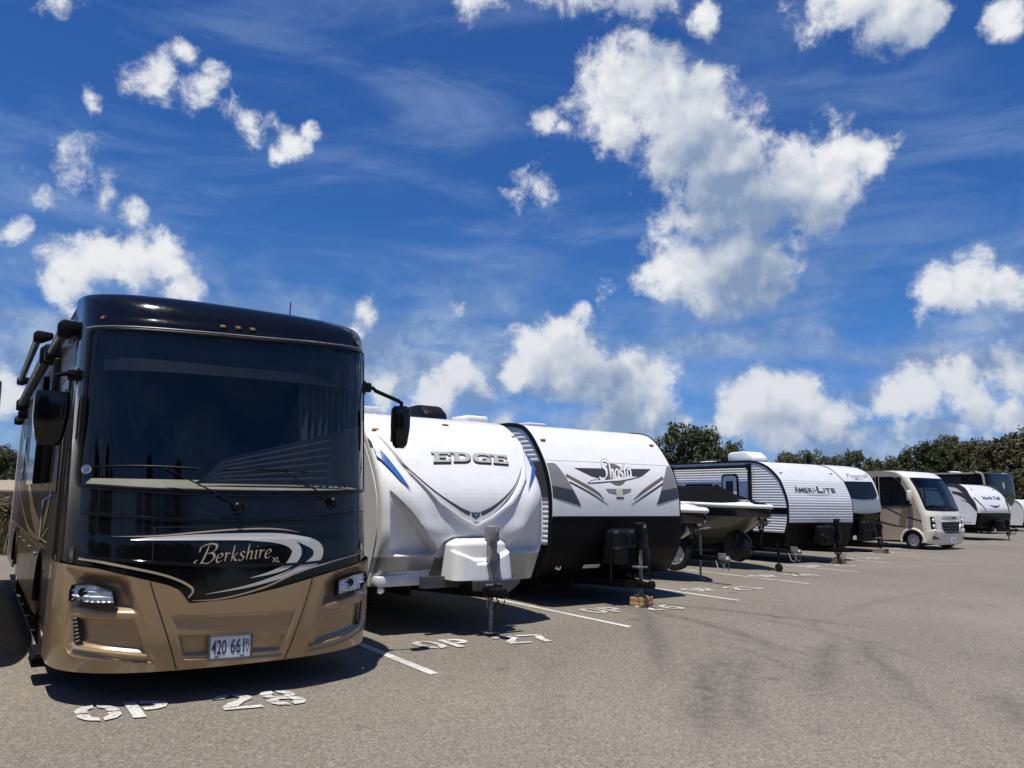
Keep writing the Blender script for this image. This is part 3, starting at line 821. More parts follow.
def motorhome():
    t = thing('motorhome', 'big black and gold motorhome with flat dark windscreen, nearest and leftmost in the row', 'motorhome', uv(-1.77, .1), PSI)
    SH_ = 0.01
    S = lambda L_: [(p[0] + SH_, p[1]) for p in L_]
    sk = Skin(1.33, [(.25, .9), (1.3, .87), (2.95, .74), (3.5, .62)], 2.6, [(.25, .06), (.5, 0), (.9, 0), (1.25, .03), (1.45, .07), (2.95, .30), (3.15, .36), (3.32, .46), (3.42, .62), (3.47, .9)])
    xs = sk.cols(90)
    zb = lambda x: 1.68 + .03 * (x / 1.2) ** 2
    zt = lambda x: 3.068 + .042 * x + .022 * x * x
    XW = 1.292
    FL_ = S([(-1.30, 1.085), (-1.096, 1.058), (-0.746, .962), (-.628, .929), (-.55, .89), (-.518, .852)])
    FR_ = S([(-.473, .786), (-.43, .784), (-.139, .80), (.23, .866), (.553, .936), (.799, .986), (1.32, 1.06)])
    def ftop(x):
        T_ = FL_ if x < FL_[-1][0] else FR_
        if x < FL_[-1][0] or x > FR_[0][0]: return float(np.interp(x, [p[0] for p in T_], [p[1] for p in T_]))
        return FL_[-1][1] + (FR_[0][1] - FL_[-1][1]) * (x - FL_[-1][0]) / (FR_[0][0] - FL_[-1][0])
    # upper front: hood panel, pillars, roof cap round the windscreen opening
    bm = B()
    mgrid(bm, sk, sorted(xs + list(np.linspace(-.62, -.38, 24))), lambda x: ftop(x) - .035, zb, 22, wrap=1.25)
    top = lambda x: 3.47
    mgrid(bm, sk, xs, zt, top, 16, wrap=1.6)
    for s in (-1, 1):
        px = [x for x in xs if x * s >= XW - .02]
        if s < 0: px = px + [-XW]
        else: px = [XW] + px
        px = sorted(set(px))
        mgrid(bm, sk, px, zb, zt, 10, wrap=None)
        ex = [s * 1.33]
        a = [bm.verts.new((s * 1.33, sk.y(1.33, z), z)) for z in np.linspace(zb(s * 1.33), zt(s * 1.33), 9)]
        c = [bm.verts.new((s * 1.33, 1.25, v_.co.z)) for v_ in a]
        for i in range(8): bm.faces.new((a[i], a[i + 1], c[i + 1], c[i]))
    # roof over the cap
    r0 = [bm.verts.new((x, sk.y(x, 3.47), 3.47)) for x in xs]; r1 = [bm.verts.new((x * .98, 1.75, 3.485)) for x in xs]; r2 = [bm.verts.new((x * .98, 2.6, 3.485)) for x in xs]
    for i in range(len(xs) - 1):
        bm.faces.new((r0[i], r0[i + 1], r1[i + 1], r1[i])); bm.faces.new((r1[i], r1[i + 1], r2[i + 1], r2[i]))
    bmesh.ops.remove_doubles(bm, verts=bm.verts[:], dist=0.0005)
    bmesh.ops.recalc_face_normals(bm, faces=bm.faces[:])
    cap = obj('front_cap', bm, BLACKGLOSS, t, True, angle=50)
    # windscreen and the cab behind it
    bm = B()
    gx = [x for x in xs if abs(x) < XW] ; gx = [-XW] + gx + [XW]
    mgrid(bm, sk, gx, zb, zt, 14, off=-0.004)
    bm.normal_update(); bmesh.ops.recalc_face_normals(bm, faces=bm.faces[:])
    ws = obj('windscreen', bm, CABGLASS, t, True)
    bm = B()
    loop = [(x, zb(x)) for x in np.linspace(-1.265, 1.265, 30)] + [(1.28, zb(1.2) + .05)] + [(1.28, z) for z in np.linspace(zb(1.2) + .1, zt(1.2) - .1, 14)] + [(x, zt(x)) for x in np.linspace(1.265, -1.265, 30)] + [(-1.28, z) for z in np.linspace(zt(-1.2) - .1, zb(1.2) + .1, 14)] + [(-1.265, zb(1.265))]
    bead(bm, sk, loop, .034, .007, 0.001, n=2)
    obj('windscreen_seal', bm, BLACKPLASTIC, ws, True)
    bm = B()
    bead(bm, sk, [(x, zt(x) + .028) for x in np.linspace(-1.30, 1.30, 24)],   .012, .006, 0.0, n=3)
    obj('chrome_strip', bm, SILVER, ws, True)
    bm = B(); lathe(bm, [(.055, 0), (.05, -.006), (.02, -.007)], (0, 0, 0), 'y', 24)
    bm.free()
    bm = B(); fill(bm, [(-1.225 + .034 * math.cos(k * math.pi / 8), 1.845 + .038 * math.sin(k * math.pi / 8)) for k in range(16)]); mapped(bm, sk, .003)
    st = obj('window_sticker', bm, GREYDECAL, ws)
    tb, w = textbm('E', .07, bold=.004); place(tb, [(-1.24, 1.828), (-1.21, 1.828), (-1.21, 1.864), (-1.24, 1.864)], w, .07 * .72); mapped(tb, sk, .005)
    obj('lettering', tb, BLUE, st)
    # cab interior
    bm = B(); V = []
    for x in np.linspace(-1.24, 1.24, 40):
        V.append([bm.verts.new(p) for p in ((x, sk.y(x, 1.60) + .04, 1.58), (x, sk.y(x, 1.68) + .03, 1.685), (x, sk.y(x, 1.72) + .26, 1.775), (x, max(1.3, sk.y(x, 1.72) + .3), 1.78), (x, max(1.5, sk.y(x, 1.72) + .35), 1.60))])
    for i in range(len(V) - 1):
        for k in range(4): bm.faces.new((V[i][k], V[i + 1][k], V[i + 1][k + 1], V[i][k + 1]))
    bmesh.ops.recalc_face_normals(bm, faces=bm.faces[:])
    dash = obj('dashboard', bm, BEIGE, t)
    bm = B(); box(bm, (.0, 1.55, 1.45), (2.4, .12, .9)); box(bm, (0, 1.6, 1.0), (2.5, 1.4, .04)); box(bm, (-.05, 1.0, 1.75), (2.2, .04, .03), .01); box(bm, (-.05, .75, 1.776), (.4, .3, .012), .005)
    pieces('dash_base', bm, CABINDARK, dash)
    bm = B()
    mgrid(bm, sk, [x for x in gx if abs(x) < 1.22], lambda x: 2.715 + .01 * x, lambda x: zt(x), 4, off=-0.07)
    obj('sun_visor', bm, SEAM, t)
    bm = B()
    for sx in (-.62, .66):
        box(bm, (sx, 2.0, 1.35), (.56, .55, .2), .07); box(bm, (sx, 2.28, 1.85), (.54, .2, .95), .09); box(bm, (sx, 2.28, 2.42), (.3, .14, .24), .06)
    pieces('cab_seats', bm, CABINDARK, t, True)
    bm = B()
    c0 = Vector((.66, 1.42, 1.93)); q = Matrix.Rotation(R(-28), 3, 'X')
    tube(bm, [c0 + q @ Vector((.21 * math.cos(a), 0, .21 * math.sin(a))) for a in np.linspace(0, 2 * math.pi, 28)], .018, 8, False)
    tube(bm, [c0, c0 + q @ Vector((0, .3, 0))], .035); tube(bm, [c0 + q @ Vector((-.2, 0, 0)), c0, c0 + q @ Vector((.2, 0, 0))], .018)
    obj('steering_wheel', bm, BLACKPLASTIC, t, True)
    bm = B()
    X = np.linspace(.50, 1.2, 90)
    va = []
    for x in X:
        w = .022 * math.sin(x * 85) + .01 * math.sin(x * 31)
        va.append([bm.verts.new((x, sk.y(x, z) + .17 + w, z)) for z in (1.75, 2.2, 2.6, 3.0)])
    for i in range(len(va) - 1):
        for j in range(3): bm.faces.new((va[i][j], va[i + 1][j], va[i + 1][j + 1], va[i][j + 1]))
    Xb = np.linspace(-.42, 1.2, 60); vb = []
    for x in Xb:
        zt2 = 1.76 + .14 * sstep(-.42, -.2, x) + (x + .42) * .29
        vb.append([bm.verts.new((x, sk.y(x, 1.8) + .10 + .012 * (j % 2), 1.745 + (zt2 - 1.745) * j / 14)) for j in range(15)])
    for i in range(len(vb) - 1):
        for j in range(14): bm.faces.new((vb[i][j], vb[i + 1][j], vb[i + 1][j + 1], vb[i][j + 1]))
    obj('privacy_curtain', bm, CURTAIN, t, True)
    # gold lower fascia with moulded recesses
    buckL = S([(-1.25, .985), (-1.18, 1.03), (-.961, 1.01), (-.897, .955), (-.808, .708), (-1.07, .719), (-1.235, .751), (-1.25, .806)])
    buckR = S([(.645, .676), (.692, .891), (.80, .968), (1.0, 1.0), (1.2, 1.01), (1.24, .80), (1.18, .73), (.95, .715)])
    lowL = S([(-1.245, .69), (-.84, .673), (-.736, .402), (-1.083, .445), (-1.235, .47)])
    lowR = S([(.677, .648), (1.0, .66), (1.22, .69), (1.21, .46), (.95, .415), (.60, .364)])
    outL = S([(-1.29, 1.06), (-1.10, 1.03), (-.93, 1.02), (-.87, .96), (-.78, .70), (-.668, .35), (-.71, .335), (-1.018, .375), (-1.24, .42), (-1.27, .60)])
    outR = S([(.522, .30), (.858, .33), (1.16, .385), (1.24, .42), (1.27, .7), (1.24, 1.04), (.80, 1.0), (.66, .90), (.60, .68)])
    rec1 = S([(-.595, .69), (.40, .667), (.323, .30), (-.477, .336)])
    rec2 = S([(-.533, .536), (.335, .50), (.296, .345), (-.478, .37)])
    dmax = .035
    def disp(x, z):
        d = .010
        for p_, w, k in ((outL, .035, .016), (outR, .035, .016), (buckL, .07, .07), (buckR, .07, .07), (lowL, .032, .042), (lowR, .032, .042), (rec1, .018, .016), (rec2, .022, .036)):
            x0 = min(q[0] for q in p_); x1 = max(q[0] for q in p_)
            if x < x0 or x > x1: continue
            s = pdist(x, z, p_)
            if s > 0: d -= k * sstep(0, w, s)
        d += .012 * sstep(.33, .27, z) * 0
        return d + .03
    fx = [x for x in np.linspace(-1.18, 1.18, 190)]
    ex = [x for x in sk.cols(150) if 1.18 < x]
    fx = [-x for x in reversed(ex)] + fx + ex
    bm = B()
    mgrid(bm, sk, fx, lambda x: .27, ftop, 78, disp=disp, wrap=1.2)
    # return lip under the bumper
    lo = [bm.verts.new((x, sk.y(x, .27) - .03, .275)) for x in fx]; li = [bm.verts.new((x * .95, sk.y(x, .27) + .16, .235)) for x in fx]
    for i in range(len(fx) - 1): bm.faces.new((lo[i], li[i], li[i + 1], lo[i + 1]))
    bmesh.ops.recalc_face_normals(bm, faces=bm.faces[:])
    fas = obj('lower_fascia', bm, GOLD, t, True, angle=60)
    bm = B(); prism(bm, [(x, sk.y(x, .35) + .02) for x in np.linspace(-1.27, 1.27, 30)] + [(1.27, 2.7), (-1.27, 2.7)], 'z', .40, .44)
    obj('sun_block_plate', bm, BLACKSTEEL, t)  # plate added to stop sun leaking through under the bumper
    FO = .034
    bm = B()
    for pts in (S([(-.753, 1.05 - .09), (-.70, .80), (-.514, .28)]), S([(.546, .95), (.50, .78), (.339, .262)])): ribbon(bm, pts, [.009] * 3, 10)
    mapped(bm, sk, FO + .009); pieces('panel_gap', bm, SEAM, fas)
    bm = B()
    for pts in (S([(-1.205, .452), (-1.024, .431), (-.735, .393)]), S([(.57, .358), (.882, .392), (1.18, .452)]), S([(-1.262, .80), (-1.239, .43), (-1.018, .383), (-.71, .342), (-.67, .362)]), S([(.522, .307), (.858, .337), (1.16, .395), (1.23, .45)])):
        bead(bm, sk, pts, .024, .018, FO - .008)
    bead(bm, sk, S([(-.477, .345), (-.1, .325), (.31, .312), (.36, .45), (.40, .66)]), .016, .010, FO - .006)
    bead(bm, sk, S([(.556, .93), (.51, .78), (.352, .268)]), .012, .010, FO)
    pieces('moulding', bm, GOLD, fas, True)
    # headlamps
    for pts, cx, cz in ((S([(-1.245, .884), (-1.235, .928), (-1.132, .94), (-.995, .89), (-.97, .785), (-1.155, .797), (-1.205, .825), (-1.245, .805)]), -1.169, .875), (S([(.808, .765), (.811, .894), (1.0, .93), (1.164, .935), (1.19, .86), (1.05, .785)]), .96, .862)):
        hl = thing_child('headlight', t)
        bm = B(); fill(bm, pts, maxlen=.011); ridged(bm, sk, .040, .040, .032)
        obj('lens', bm, LAMPGLASS, hl, False)
        bm = B()
        P_ = pts + [pts[0]]
        for i in range(len(pts)): bead(bm, sk, [P_[i], P_[i + 1]], .012, .052, -.002, n=6)
        obj('bezel', bm, BLACKPLASTIC, hl, True)
        bm = B()
        n = sk.nrm(cx, cz); p = Vector((cx, sk.y(cx, cz), cz)) + n * .032
        lathe(bm, [(.034, .0), (.034, -.010), (.026, -.014), (.022, -.006), (.001, -.008)], p, 'y', 24)
        obj('projector', bm, BLACKGLOSS, hl, True)
        bm = B()
        for k in range(7):
            f = k / 6; x = min(q[0] for q in pts) + .05 + f * .2; z = cz - .055 - .01 * math.sin(f * 3)
            n = sk.nrm(x, z); lathe(bm, [(.012, 0), (.010, -.008), (.001, -.009)], Vector((x, sk.y(x, z), z)) + n * .036, 'y', 10)
        pieces('led_row', bm, CHROME, hl, True)
    for pts in (S([(-1.237, .68), (-1.197, .691), (-1.158, .508), (-1.212, .47)]), S([(1.14, .66), (1.19, .67), (1.19, .47), (1.10, .44)])):
        bm = B(); fill(bm, pts, maxlen=.03); mapped(bm, sk, .012)
        g = obj('marker_slot', bm, BLACKPLASTIC, t, True)
        bm = B()
        (a, b_, c, d) = [np.array(q) for q in pts]
        for k in range(7):
            f = (k + .5) / 7
            p, q_ = a * (1 - f) + d * f, b_ * (1 - f) + c * f
            bead(bm, sk, [tuple(p * .75 + q_ * .25), tuple(p * .25 + q_ * .75)], .016, .012, .012, n=2)
        pieces('lamp_row', bm, GREYDECAL, g, True)
    # hood creases
    bm = B()
    bead(bm, sk, S([(-1.24, 1.50), (-1.119, 1.482), (-.636, 1.442), (-.086, 1.435), (.5, 1.452), (.799, 1.475), (1.2, 1.52)]), .035, .014)
    bead(bm, sk, S([(-1.24, 1.15), (-1.097, 1.131), (-.746, 1.103), (-.076, 1.063), (.526, 1.063), (.9, 1.10), (1.2, 1.14)]), .03, .010)
    bead(bm, sk, S([(-1.22, 1.69), (-.6, 1.655), (-.1, 1.645), (.5, 1.655), (1.2, 1.70)]), .02, .012)
    pieces('hood_crease', bm, BLACKGLOSS, cap, True)
    bm = B()
    ribbon(bm, S([(-.753, 1.10), (-.753, 1.30), (-.745, 1.36), (-.70, 1.382), (-.1, 1.388), (.44, 1.392), (.52, 1.37), (.546, 1.31), (.546, 1.0)]), [.006] * 9, 8)
    mapped(bm, sk, .0025); obj('hood_gap', bm, SEAM, cap)
    # painted swooshes
    bm = B()
    ribbon(bm, S([(-1.036, 1.308), (-.749, 1.314), (-.422, 1.341), (-.162, 1.36), (.094, 1.367), (.28, 1.357), (.432, 1.332)]), [.001, .010, .012, .012, .012, .009, .001])
    ribbon(bm, S([(-.483, .799), (-.214, .804), (.128, .877), (.438, .993), (.797, 1.069), (1.22, 1.13)]), [.004, .012, .014, .014, .014, .010])
    ribbon(bm, S([(-1.24, 1.13), (-1.099, 1.109), (-.733, 1.026), (-.563, .967), (-.464, .909), (-.444, .871), (-.468, .832), (-.501, .803)]), [.02, .02, .018, .018, .018, .016, .012, .004])
    mapped(bm, sk, .0062); pieces('tan_stripe', bm, TANLINE, cap)
    bm = B()
    ribbon(bm, S([(-.91, 1.282), (-.748, 1.292), (-.421, 1.30), (-.084, 1.301), (.217, 1.294), (.431, 1.268), (.565, 1.225), (.618, 1.166), (.585, 1.086), (.438, 1.013), (.206, .945), (-.03, .889), (-.345, .845)]), [.003, .028, .048, .058, .066, .066, .085, .098, .085, .06, .036, .02, .002])
    ribbon(bm, S([(-.006, 1.272), (.196, 1.262), (.335, 1.237), (.405, 1.184), (.390, 1.114), (.307, 1.039), (.164, .992), (.006, .96)]), [.01, .03, .06, .088, .085, .048, .024, .003])
    mapped(bm, sk, .0042); pieces('silver_swoosh', bm, SILVERLINE, cap)
    bm = B()
    ribbon(bm, S([(.40, 1.255), (.475, 1.21), (.495, 1.165), (.47, 1.10), (.36, 1.025), (.22, .972)]), [.002, .014, .022, .022, .014, .002]); mapped(bm, sk, .0075)
    obj('swoosh_gap', bm, BLACKGLOSS, cap)
    bm = B(); fill(bm, S([(-.515, .85), (-.569, .808), (-.645, .783), (-.47, .782), (-.44, .80)]), maxlen=.05); mapped(bm, sk, .036)
    obj('black_tip', bm, BLACKGLOSS, fas)
    # script lettering
    bm, w = penned('B', .145, .115, .028, 35, .18)
    e, w2 = penned('erkshire', .15, .078, .026, 35, .18)
    moved(e, .125, 0); join(bm, e)
    W_ = .125 + w2
    for v_ in bm.verts: v_.co = Vector((v_.co.x / W_ * .60 - .425 + SH_, 0, 1.088 + v_.co.z + v_.co.x / W_ * .035))
    mapped(bm, sk, .0052); obj('script_lettering', bm, TANLINE, cap)
    tb, w = textbm('XL', .05, bold=.001); place(tb, [(.185 + SH_, 1.083), (.255 + SH_, 1.083), (.255 + SH_, 1.125), (.185 + SH_, 1.125)], w, .05 * .72); mapped(tb, sk, .0052)
    obj('model_lettering', tb, TANLINE, cap)
    # licence plate
    px0, px1, pz0, pz1 = -.285, .045, .335, .512
    y0 = sk.y(-.1, .43) - .044
    bm = B(); prism(bm, [(px0, pz0), (px1, pz0 - .008), (px1, pz1 - .008), (px0, pz1)], 'y', y0, y0 + .02, .004)
    pl = obj('licence_plate', bm, PLATEWHITE, t)
    bm = B()
    for (a, b_) in (((px0 - .008, pz0 - .006), (px1 + .008, pz0 - .014)), ((px0 - .008, pz1 + .006), (px1 + .008, pz1 - .002))):
        tube(bm, [(a[0], y0 - .004, a[1]), (b_[0], y0 - .004, b_[1])], .009, 6)
    for x in (px0 - .006, px1 + .006): tube(bm, [(x, y0 - .004, pz0 - .008), (x, y0 - .004, pz1 + .002)], .009, 6)
    for x, z in ((px0 + .06, pz0 + .014), (px1 - .07, pz0 + .008)): box(bm, (x, y0 - .006, z), (.03, .008, .012), .003)
    pieces('plate_frame', bm, DARKGREY, pl, True)
    for s_, q in (('420', (px0 + .016, px0 + .133)), ('661', (px0 + .166, px0 + .278)), ('RV', None)):
        if q:
            tb, w = textbm(s_, .1, bold=.0012); place(tb, [(q[0], pz0 + .035), (q[1], pz0 + .032), (q[1], pz0 + .142), (q[0], pz0 + .145)], w, .1 * .70)
        else:
            tb = B()
            for k, c in enumerate('RV'):
                e, w = textbm(c, .1); place(e, [(px0 + .288, pz0 + .085 - k * .055), (px0 + .318, pz0 + .085 - k * .055), (px0 + .318, pz0 + .133 - k * .055), (px0 + .288, pz0 + .133 - k * .055)], w, .1 * .70); join(tb, e)
        for v_ in tb.verts: v_.co.y = y0 - .0025
        for f in tb.faces:
            f.normal_update()
            if f.normal.y > 0: f.normal_flip()
        obj('plate_number', tb, PLATETEXT, pl)
    # clearance lights along the roof cap
    for x, z in S([(-1.20, 3.15), (-.268, 3.150), (-.136, 3.156), (-.006, 3.160), (1.118, 3.222)]):
        n = sk.nrm(x, z); bm = B(); p = Vector((x, sk.y(x, z), z)) + n * .004
        q = n.to_track_quat('Z', 'X').to_matrix()
        box(bm, p, (.05, .065, .02), .009, q)
        c = obj('clearance_light', bm, BLACKPLASTIC, t, True)
        bm = B(); box(bm, p + n * .012, (.026, .032, .012), .005, q); obj('lens', bm, AMBER, c, True)
    # wipers
    for pts in (S([(-.124, 1.55), (-.173, 1.59), (-.699, 1.862)]), S([(.76, 1.60), (.702, 1.629), (.247, 1.866)])):
        bm = B()
        P3 = [Vector((x, sk.y(x, z), z)) + sk.nrm(x, z) * (.05 if i else .03) for i, (x, z) in enumerate(catmull(pts, 4))]
        tube(bm, P3, [.012] * 3 + [.0065] * (len(P3) - 3), 8)
        b0 = P3[0]; lathe(bm, [(.035, .01), (.035, -.02), (.02, -.035)], b0, 'y', 16)
        a = obj('wiper', bm, BLACKPLASTIC, t, True)
        xb = pts[-1][0]
        bm = B()
        bl = [(x, 1.862 + .015 * (1 - ((x - xb + .12) / .42) ** 2)) for x in np.linspace(xb - .50, xb + .26, 10)]
        tube(bm, [Vector((x, sk.y(x, z), z)) + sk.nrm(x, z) * .018 for x, z in bl], .0065, 6)
        obj('blade', bm, BLACKPLASTIC, a, True)
    bm = B()
    for cx, cz in ((-.10, 1.535), (.77, 1.59)):
        tube(bm, [Vector((cx + .05 * math.cos(a), sk.y(cx, cz) - .012, cz + .05 * math.sin(a))) for a in np.linspace(-2.4, 1.2, 14)], .007, 6)
    pieces('washer_hose', bm, BLACKPLASTIC, t, True)
    # mirrors
    def mirror(side, cx, yc, z0, z1, w, arm):
        bm = B()
        tube(bm, arm, [.021] * (len(arm) - 1) + [.018], 10)
        box(bm, (side * 1.30, arm[0][1], arm[0][2]), (.07, .10, .16), .02)
        box(bm, (arm[0][0] * .55 + arm[1][0] * .45, arm[0][1] - .01, arm[0][2] + .01), (.10, .07, .10), .015)
        m = obj('mirror', bm, BLACKPLASTIC, t, True)
        bm = B()
        n = 8; rings = []
        for i in range(n + 1):
            f = i / n; z = z0 + (z1 - z0) * f
            k = (.74 + .26 * sstep(0, .55, f)) * (1 - .10 * sstep(.85, 1, f)) * (1 - .22 * sstep(.12, 0, f))
            rings.append([bm.verts.new((cx + math.copysign(abs(math.cos(a)) ** .45, math.cos(a)) * w / 2 * k, yc + math.copysign(abs(math.sin(a)) ** .55, math.sin(a)) * .075 * k, z)) for a in np.linspace(0, 2 * math.pi, 28, endpoint=False)])
        for i in range(n):
            for k in range(28): bm.faces.new((rings[i][k], rings[i][(k + 1) % 28], rings[i + 1][(k + 1) % 28], rings[i + 1][k]))
        bm.faces.new(list(reversed(rings[0]))); bm.faces.new(rings[-1])
        bmesh.ops.bevel(bm, geom=[e for e in bm.edges if abs(e.verts[0].co.z - e.verts[1].co.z) < 1e-6 and (abs(e.verts[0].co.z - z0) < 1e-6 or abs(e.verts[0].co.z - z1) < 1e-6)], offset=.022, segments=3, affect='EDGES')
        h_ = obj('mirror_housing', bm, BLACKGLOSS, m, True, angle=50)
        bm = B(); box(bm, (cx, yc + .068, (z0 + z1) / 2 + .02), (w * .78, .02, (z1 - z0) * .78), .006)
        obj('mirror_glass', bm, CHROME, m)
    mirror(-1, -1.50, .82, 2.045, 2.50, .27, [(-1.30, .92, 2.66), (-1.42, .86, 2.67), (-1.50, .82, 2.64), (-1.50, .82, 2.50)])
    mirror(1, 1.735, .75, 2.17, 2.62, .195, [(1.29, .82, 2.79), (1.42, .80, 2.80), (1.45, .79, 2.77), (1.70, .75, 2.68), (1.74, .75, 2.66), (1.74, .75, 2.60)])
    # coach body
    def sect(w, z0, z1, r=.12):
        return [(-w, z0), (w, z0), (w, z1 - r), (w - r * .3, z1 - r * .3), (w - r, z1), (-w + r, z1), (-w + r * .3, z1 - r * .3), (-w, z1 - r)]
    bm = B(); prism(bm, sect(1.30, .42, 3.40), 'y', 2.6, 11.75)
    body = obj('coach_body', bm, BROWNSIDE, t)
    for s in (-1, 1):
        bm = B(); x0, x1 = (-1.33, -1.301) if s < 0 else (1.301, 1.33)
        prism(bm, [(1.20, 1.06), (11.7, 1.06), (11.7, 3.34), (1.5, 3.34), (1.2, 3.2)], 'x', x0, x1, .004)
        wall = obj('side_wall', bm, BROWNSIDE, t)
        bm = B()
        for y0_, y1_ in ((1.2, 2.05), (3.15, 4.4), (4.42, 5.7), (5.72, 7.0), (7.02, 8.0), (9.25, 10.4), (10.42, 11.7)):
            prism(bm, [(y0_ + .006, .36), (y1_ - .006, .36), (y1_ - .006, 1.05), (y0_ + .006, 1.05)], 'x', x0 - (.004 if s < 0 else 0), x1 + (.004 if s > 0 else 0), .006)
        sk_ = pieces('compartment_door', bm, TANSIDE, t)[0]
        bm = B()
        for y0_ in (3.8, 5.06, 6.36, 7.5, 9.8): box(bm, (s * 1.342, y0_, .95), (.016, .12, .04), .005)
        pieces('latch', bm, CHROME, sk_)
        bm = B()
        prism(bm, [(1.2, 1.06), (11.7, 1.06), (11.7, 1.10), (1.2, 1.10)], 'x', s * 1.332, s * 1.318, .004)
        obj('belt_moulding', bm, GOLD, wall)
        bm = B()
        for y0_, y1_, z0_, z1_ in ((3.3, 4.5, 1.75, 2.65), (5.4, 7.2, 1.75, 2.65), (8.6, 9.7, 1.85, 2.55)):
            prism(bm, [(y0_, z0_), (y1_, z0_), (y1_, z1_), (y0_, z1_)], 'x', s * 1.331, s * 1.342, .004)
        pieces('side_window', bm, PANE, wall)
        bm = B()
        ribbon(bm, [(2.3, 1.95), (2.6, 1.5), (3.4, 1.25), (5.0, 1.4), (7.5, 2.0), (11, 2.9)], [.02, .12, .18, .2, .16, .05], 8)
        ribbon(bm, [(2.3, 1.3), (3.5, 1.14), (6.0, 1.2), (9.0, 1.65), (11.5, 2.4)], [.02, .05, .07, .06, .02], 8)
        for v_ in bm.verts: v_.co = Vector((s * 1.335, v_.co.x, v_.co.z))
        pieces('side_swoosh', bm, TANLINE, wall)
        # wheel well
        for yc in (2.6, 8.62):
            make_wheel(t, s * 1.13, yc, .50, .30, s, spokes=10)
            bm = B(); tube(bm, [(s * 1.335, yc + .56 * math.cos(a), .50 + .56 * math.sin(a)) for a in np.linspace(.0, math.pi, 20)], .03, 8)
            obj('wheel_arch', bm, BLACKPLASTIC, t, True)
    # entry door on the near side
    bm = B(); prism(bm, [(1.34, .50), (2.02, .50), (2.02, 2.72), (1.34, 2.72)], 'x', -1.355, -1.332, .02)
    dr = obj('entry_door', bm, BROWNSIDE, t)
    bm = B(); prism(bm, [(1.44, 1.65), (1.92, 1.65), (1.92, 2.6), (1.44, 2.6)], 'x', -1.365, -1.356, .01); obj('pane', bm, PANE, dr)
    bm = B(); tube(bm, [(-1.35, 2.12, 1.62), (-1.41, 2.12, 1.57), (-1.41, 2.12, 1.22), (-1.35, 2.12, 1.17)], .013, 8); obj('handle', bm, CHROME, dr, True)
    bm = B(); box(bm, (-1.29, 1.5, .25), (.26, .50, .05), .01); box(bm, (-1.32, 1.5, .17), (.22, .40, .04), .01); box(bm, (-1.42, 1.5, .235), (.03, .5, .03), .005)
    obj('entry_step', bm, BLACKSTEEL, t)
    # awnings along the roof edge
    for (y0_, y1_, x, z, r) in ((1.30, 2.9, -1.42, 3.16, .075), (3.2, 9.4, -1.43, 3.20, .10), (3.3, 7.6, -1.54, 3.40, .06), (9.6, 11.2, -1.40, 3.05, .08)):
        bm = B(); r *= .8; tube(bm, [(x, y0_ + .1, z), (x, y1_ - .1, z)], r * .85, 16)
        aw = obj('awning', bm, BROWNSIDE if r > .09 else BLACKPLASTIC, t, True)
        bm = B()
        for yy in (y0_, y1_):
            prism(bm, [(x - r * 1.1, z - r * 1.5), (x + r * .6, z - r * 1.7), (x + .14, z - r * .4), (x + .14, z + r * .9), (x - r * .4, z + r * 1.25), (x - r * 1.15, z + r * .5)], 'y', yy, yy + .10, .015)
        pieces('awning_end', bm, BLACKPLASTIC, aw, True)
    bm = B()
    for yy, z0_, z1_ in ((2.95, 1.75, 3.1), (4.6, 1.75, 3.1)): box(bm, (-1.36, yy, (z0_ + z1_) / 2), (.07, .16, z1_ - z0_), .015)
    pieces('awning_arm', bm, BLACKPLASTIC, t, True)
    # rear, underside, roof gear
    bm = B(); prism(bm, sect(1.335, .40, 3.36, .16), 'y', 11.70, 11.92, .02); obj('rear_cap', bm, CLASSCREAM, t)
    bm = B(); box(bm, (0, 6.4, .62), (1.9, 10.6, .34)); box(bm, (0, 1.3, .50), (1.8, .7, .3)); box(bm, (0, 2.6, .5), (2.1, .14, .14)); box(bm, (0, 8.62, .5), (2.1, .18, .18))
    obj('chassis', bm, BLACKSTEEL, t)
    bm = B(); box(bm, (0, 1.95, 3.455), (2.5, 1.35, .05)); box(bm, (0, 2.2, 3.40), (2.5, 1.0, .04)); 
    for s in (-1, 1): prism(bm, [(1.22, 1.1), (2.62, 1.1), (2.62, 3.42), (1.55, 3.42), (1.22, 3.2)], 'x', s * 1.29, s * 1.296)
    pieces('cab_shell', bm, CABINDARK, t)
    make_roof_unit(t, .15, 5.2, 3.40, BLACKPLASTIC, s=(.7, .95, .20)); make_roof_unit(t, 0, 9.2, 3.40, BLACKPLASTIC, s=(.7, .95, .24))
    bm = B(); tube(bm, [(.98, 2.35, 3.47), (.98, 2.35, 3.62)], .014, 6); tube(bm, [(.98, 2.35, 3.62), (.98, 2.33, 3.98)], .007, 6); obj('antenna', bm, BLACKPLASTIC, t)
    bm = B(); box(bm, (.80, 2.1, 3.515), (.24, .2, .05), .02); obj('roof_vent', bm, BLACKPLASTIC, t)
    return t
def thing_child(name, parent):
    o = bpy.data.objects.new(name, None); COL.objects.link(o); o.parent = parent
    return o
motorhome()
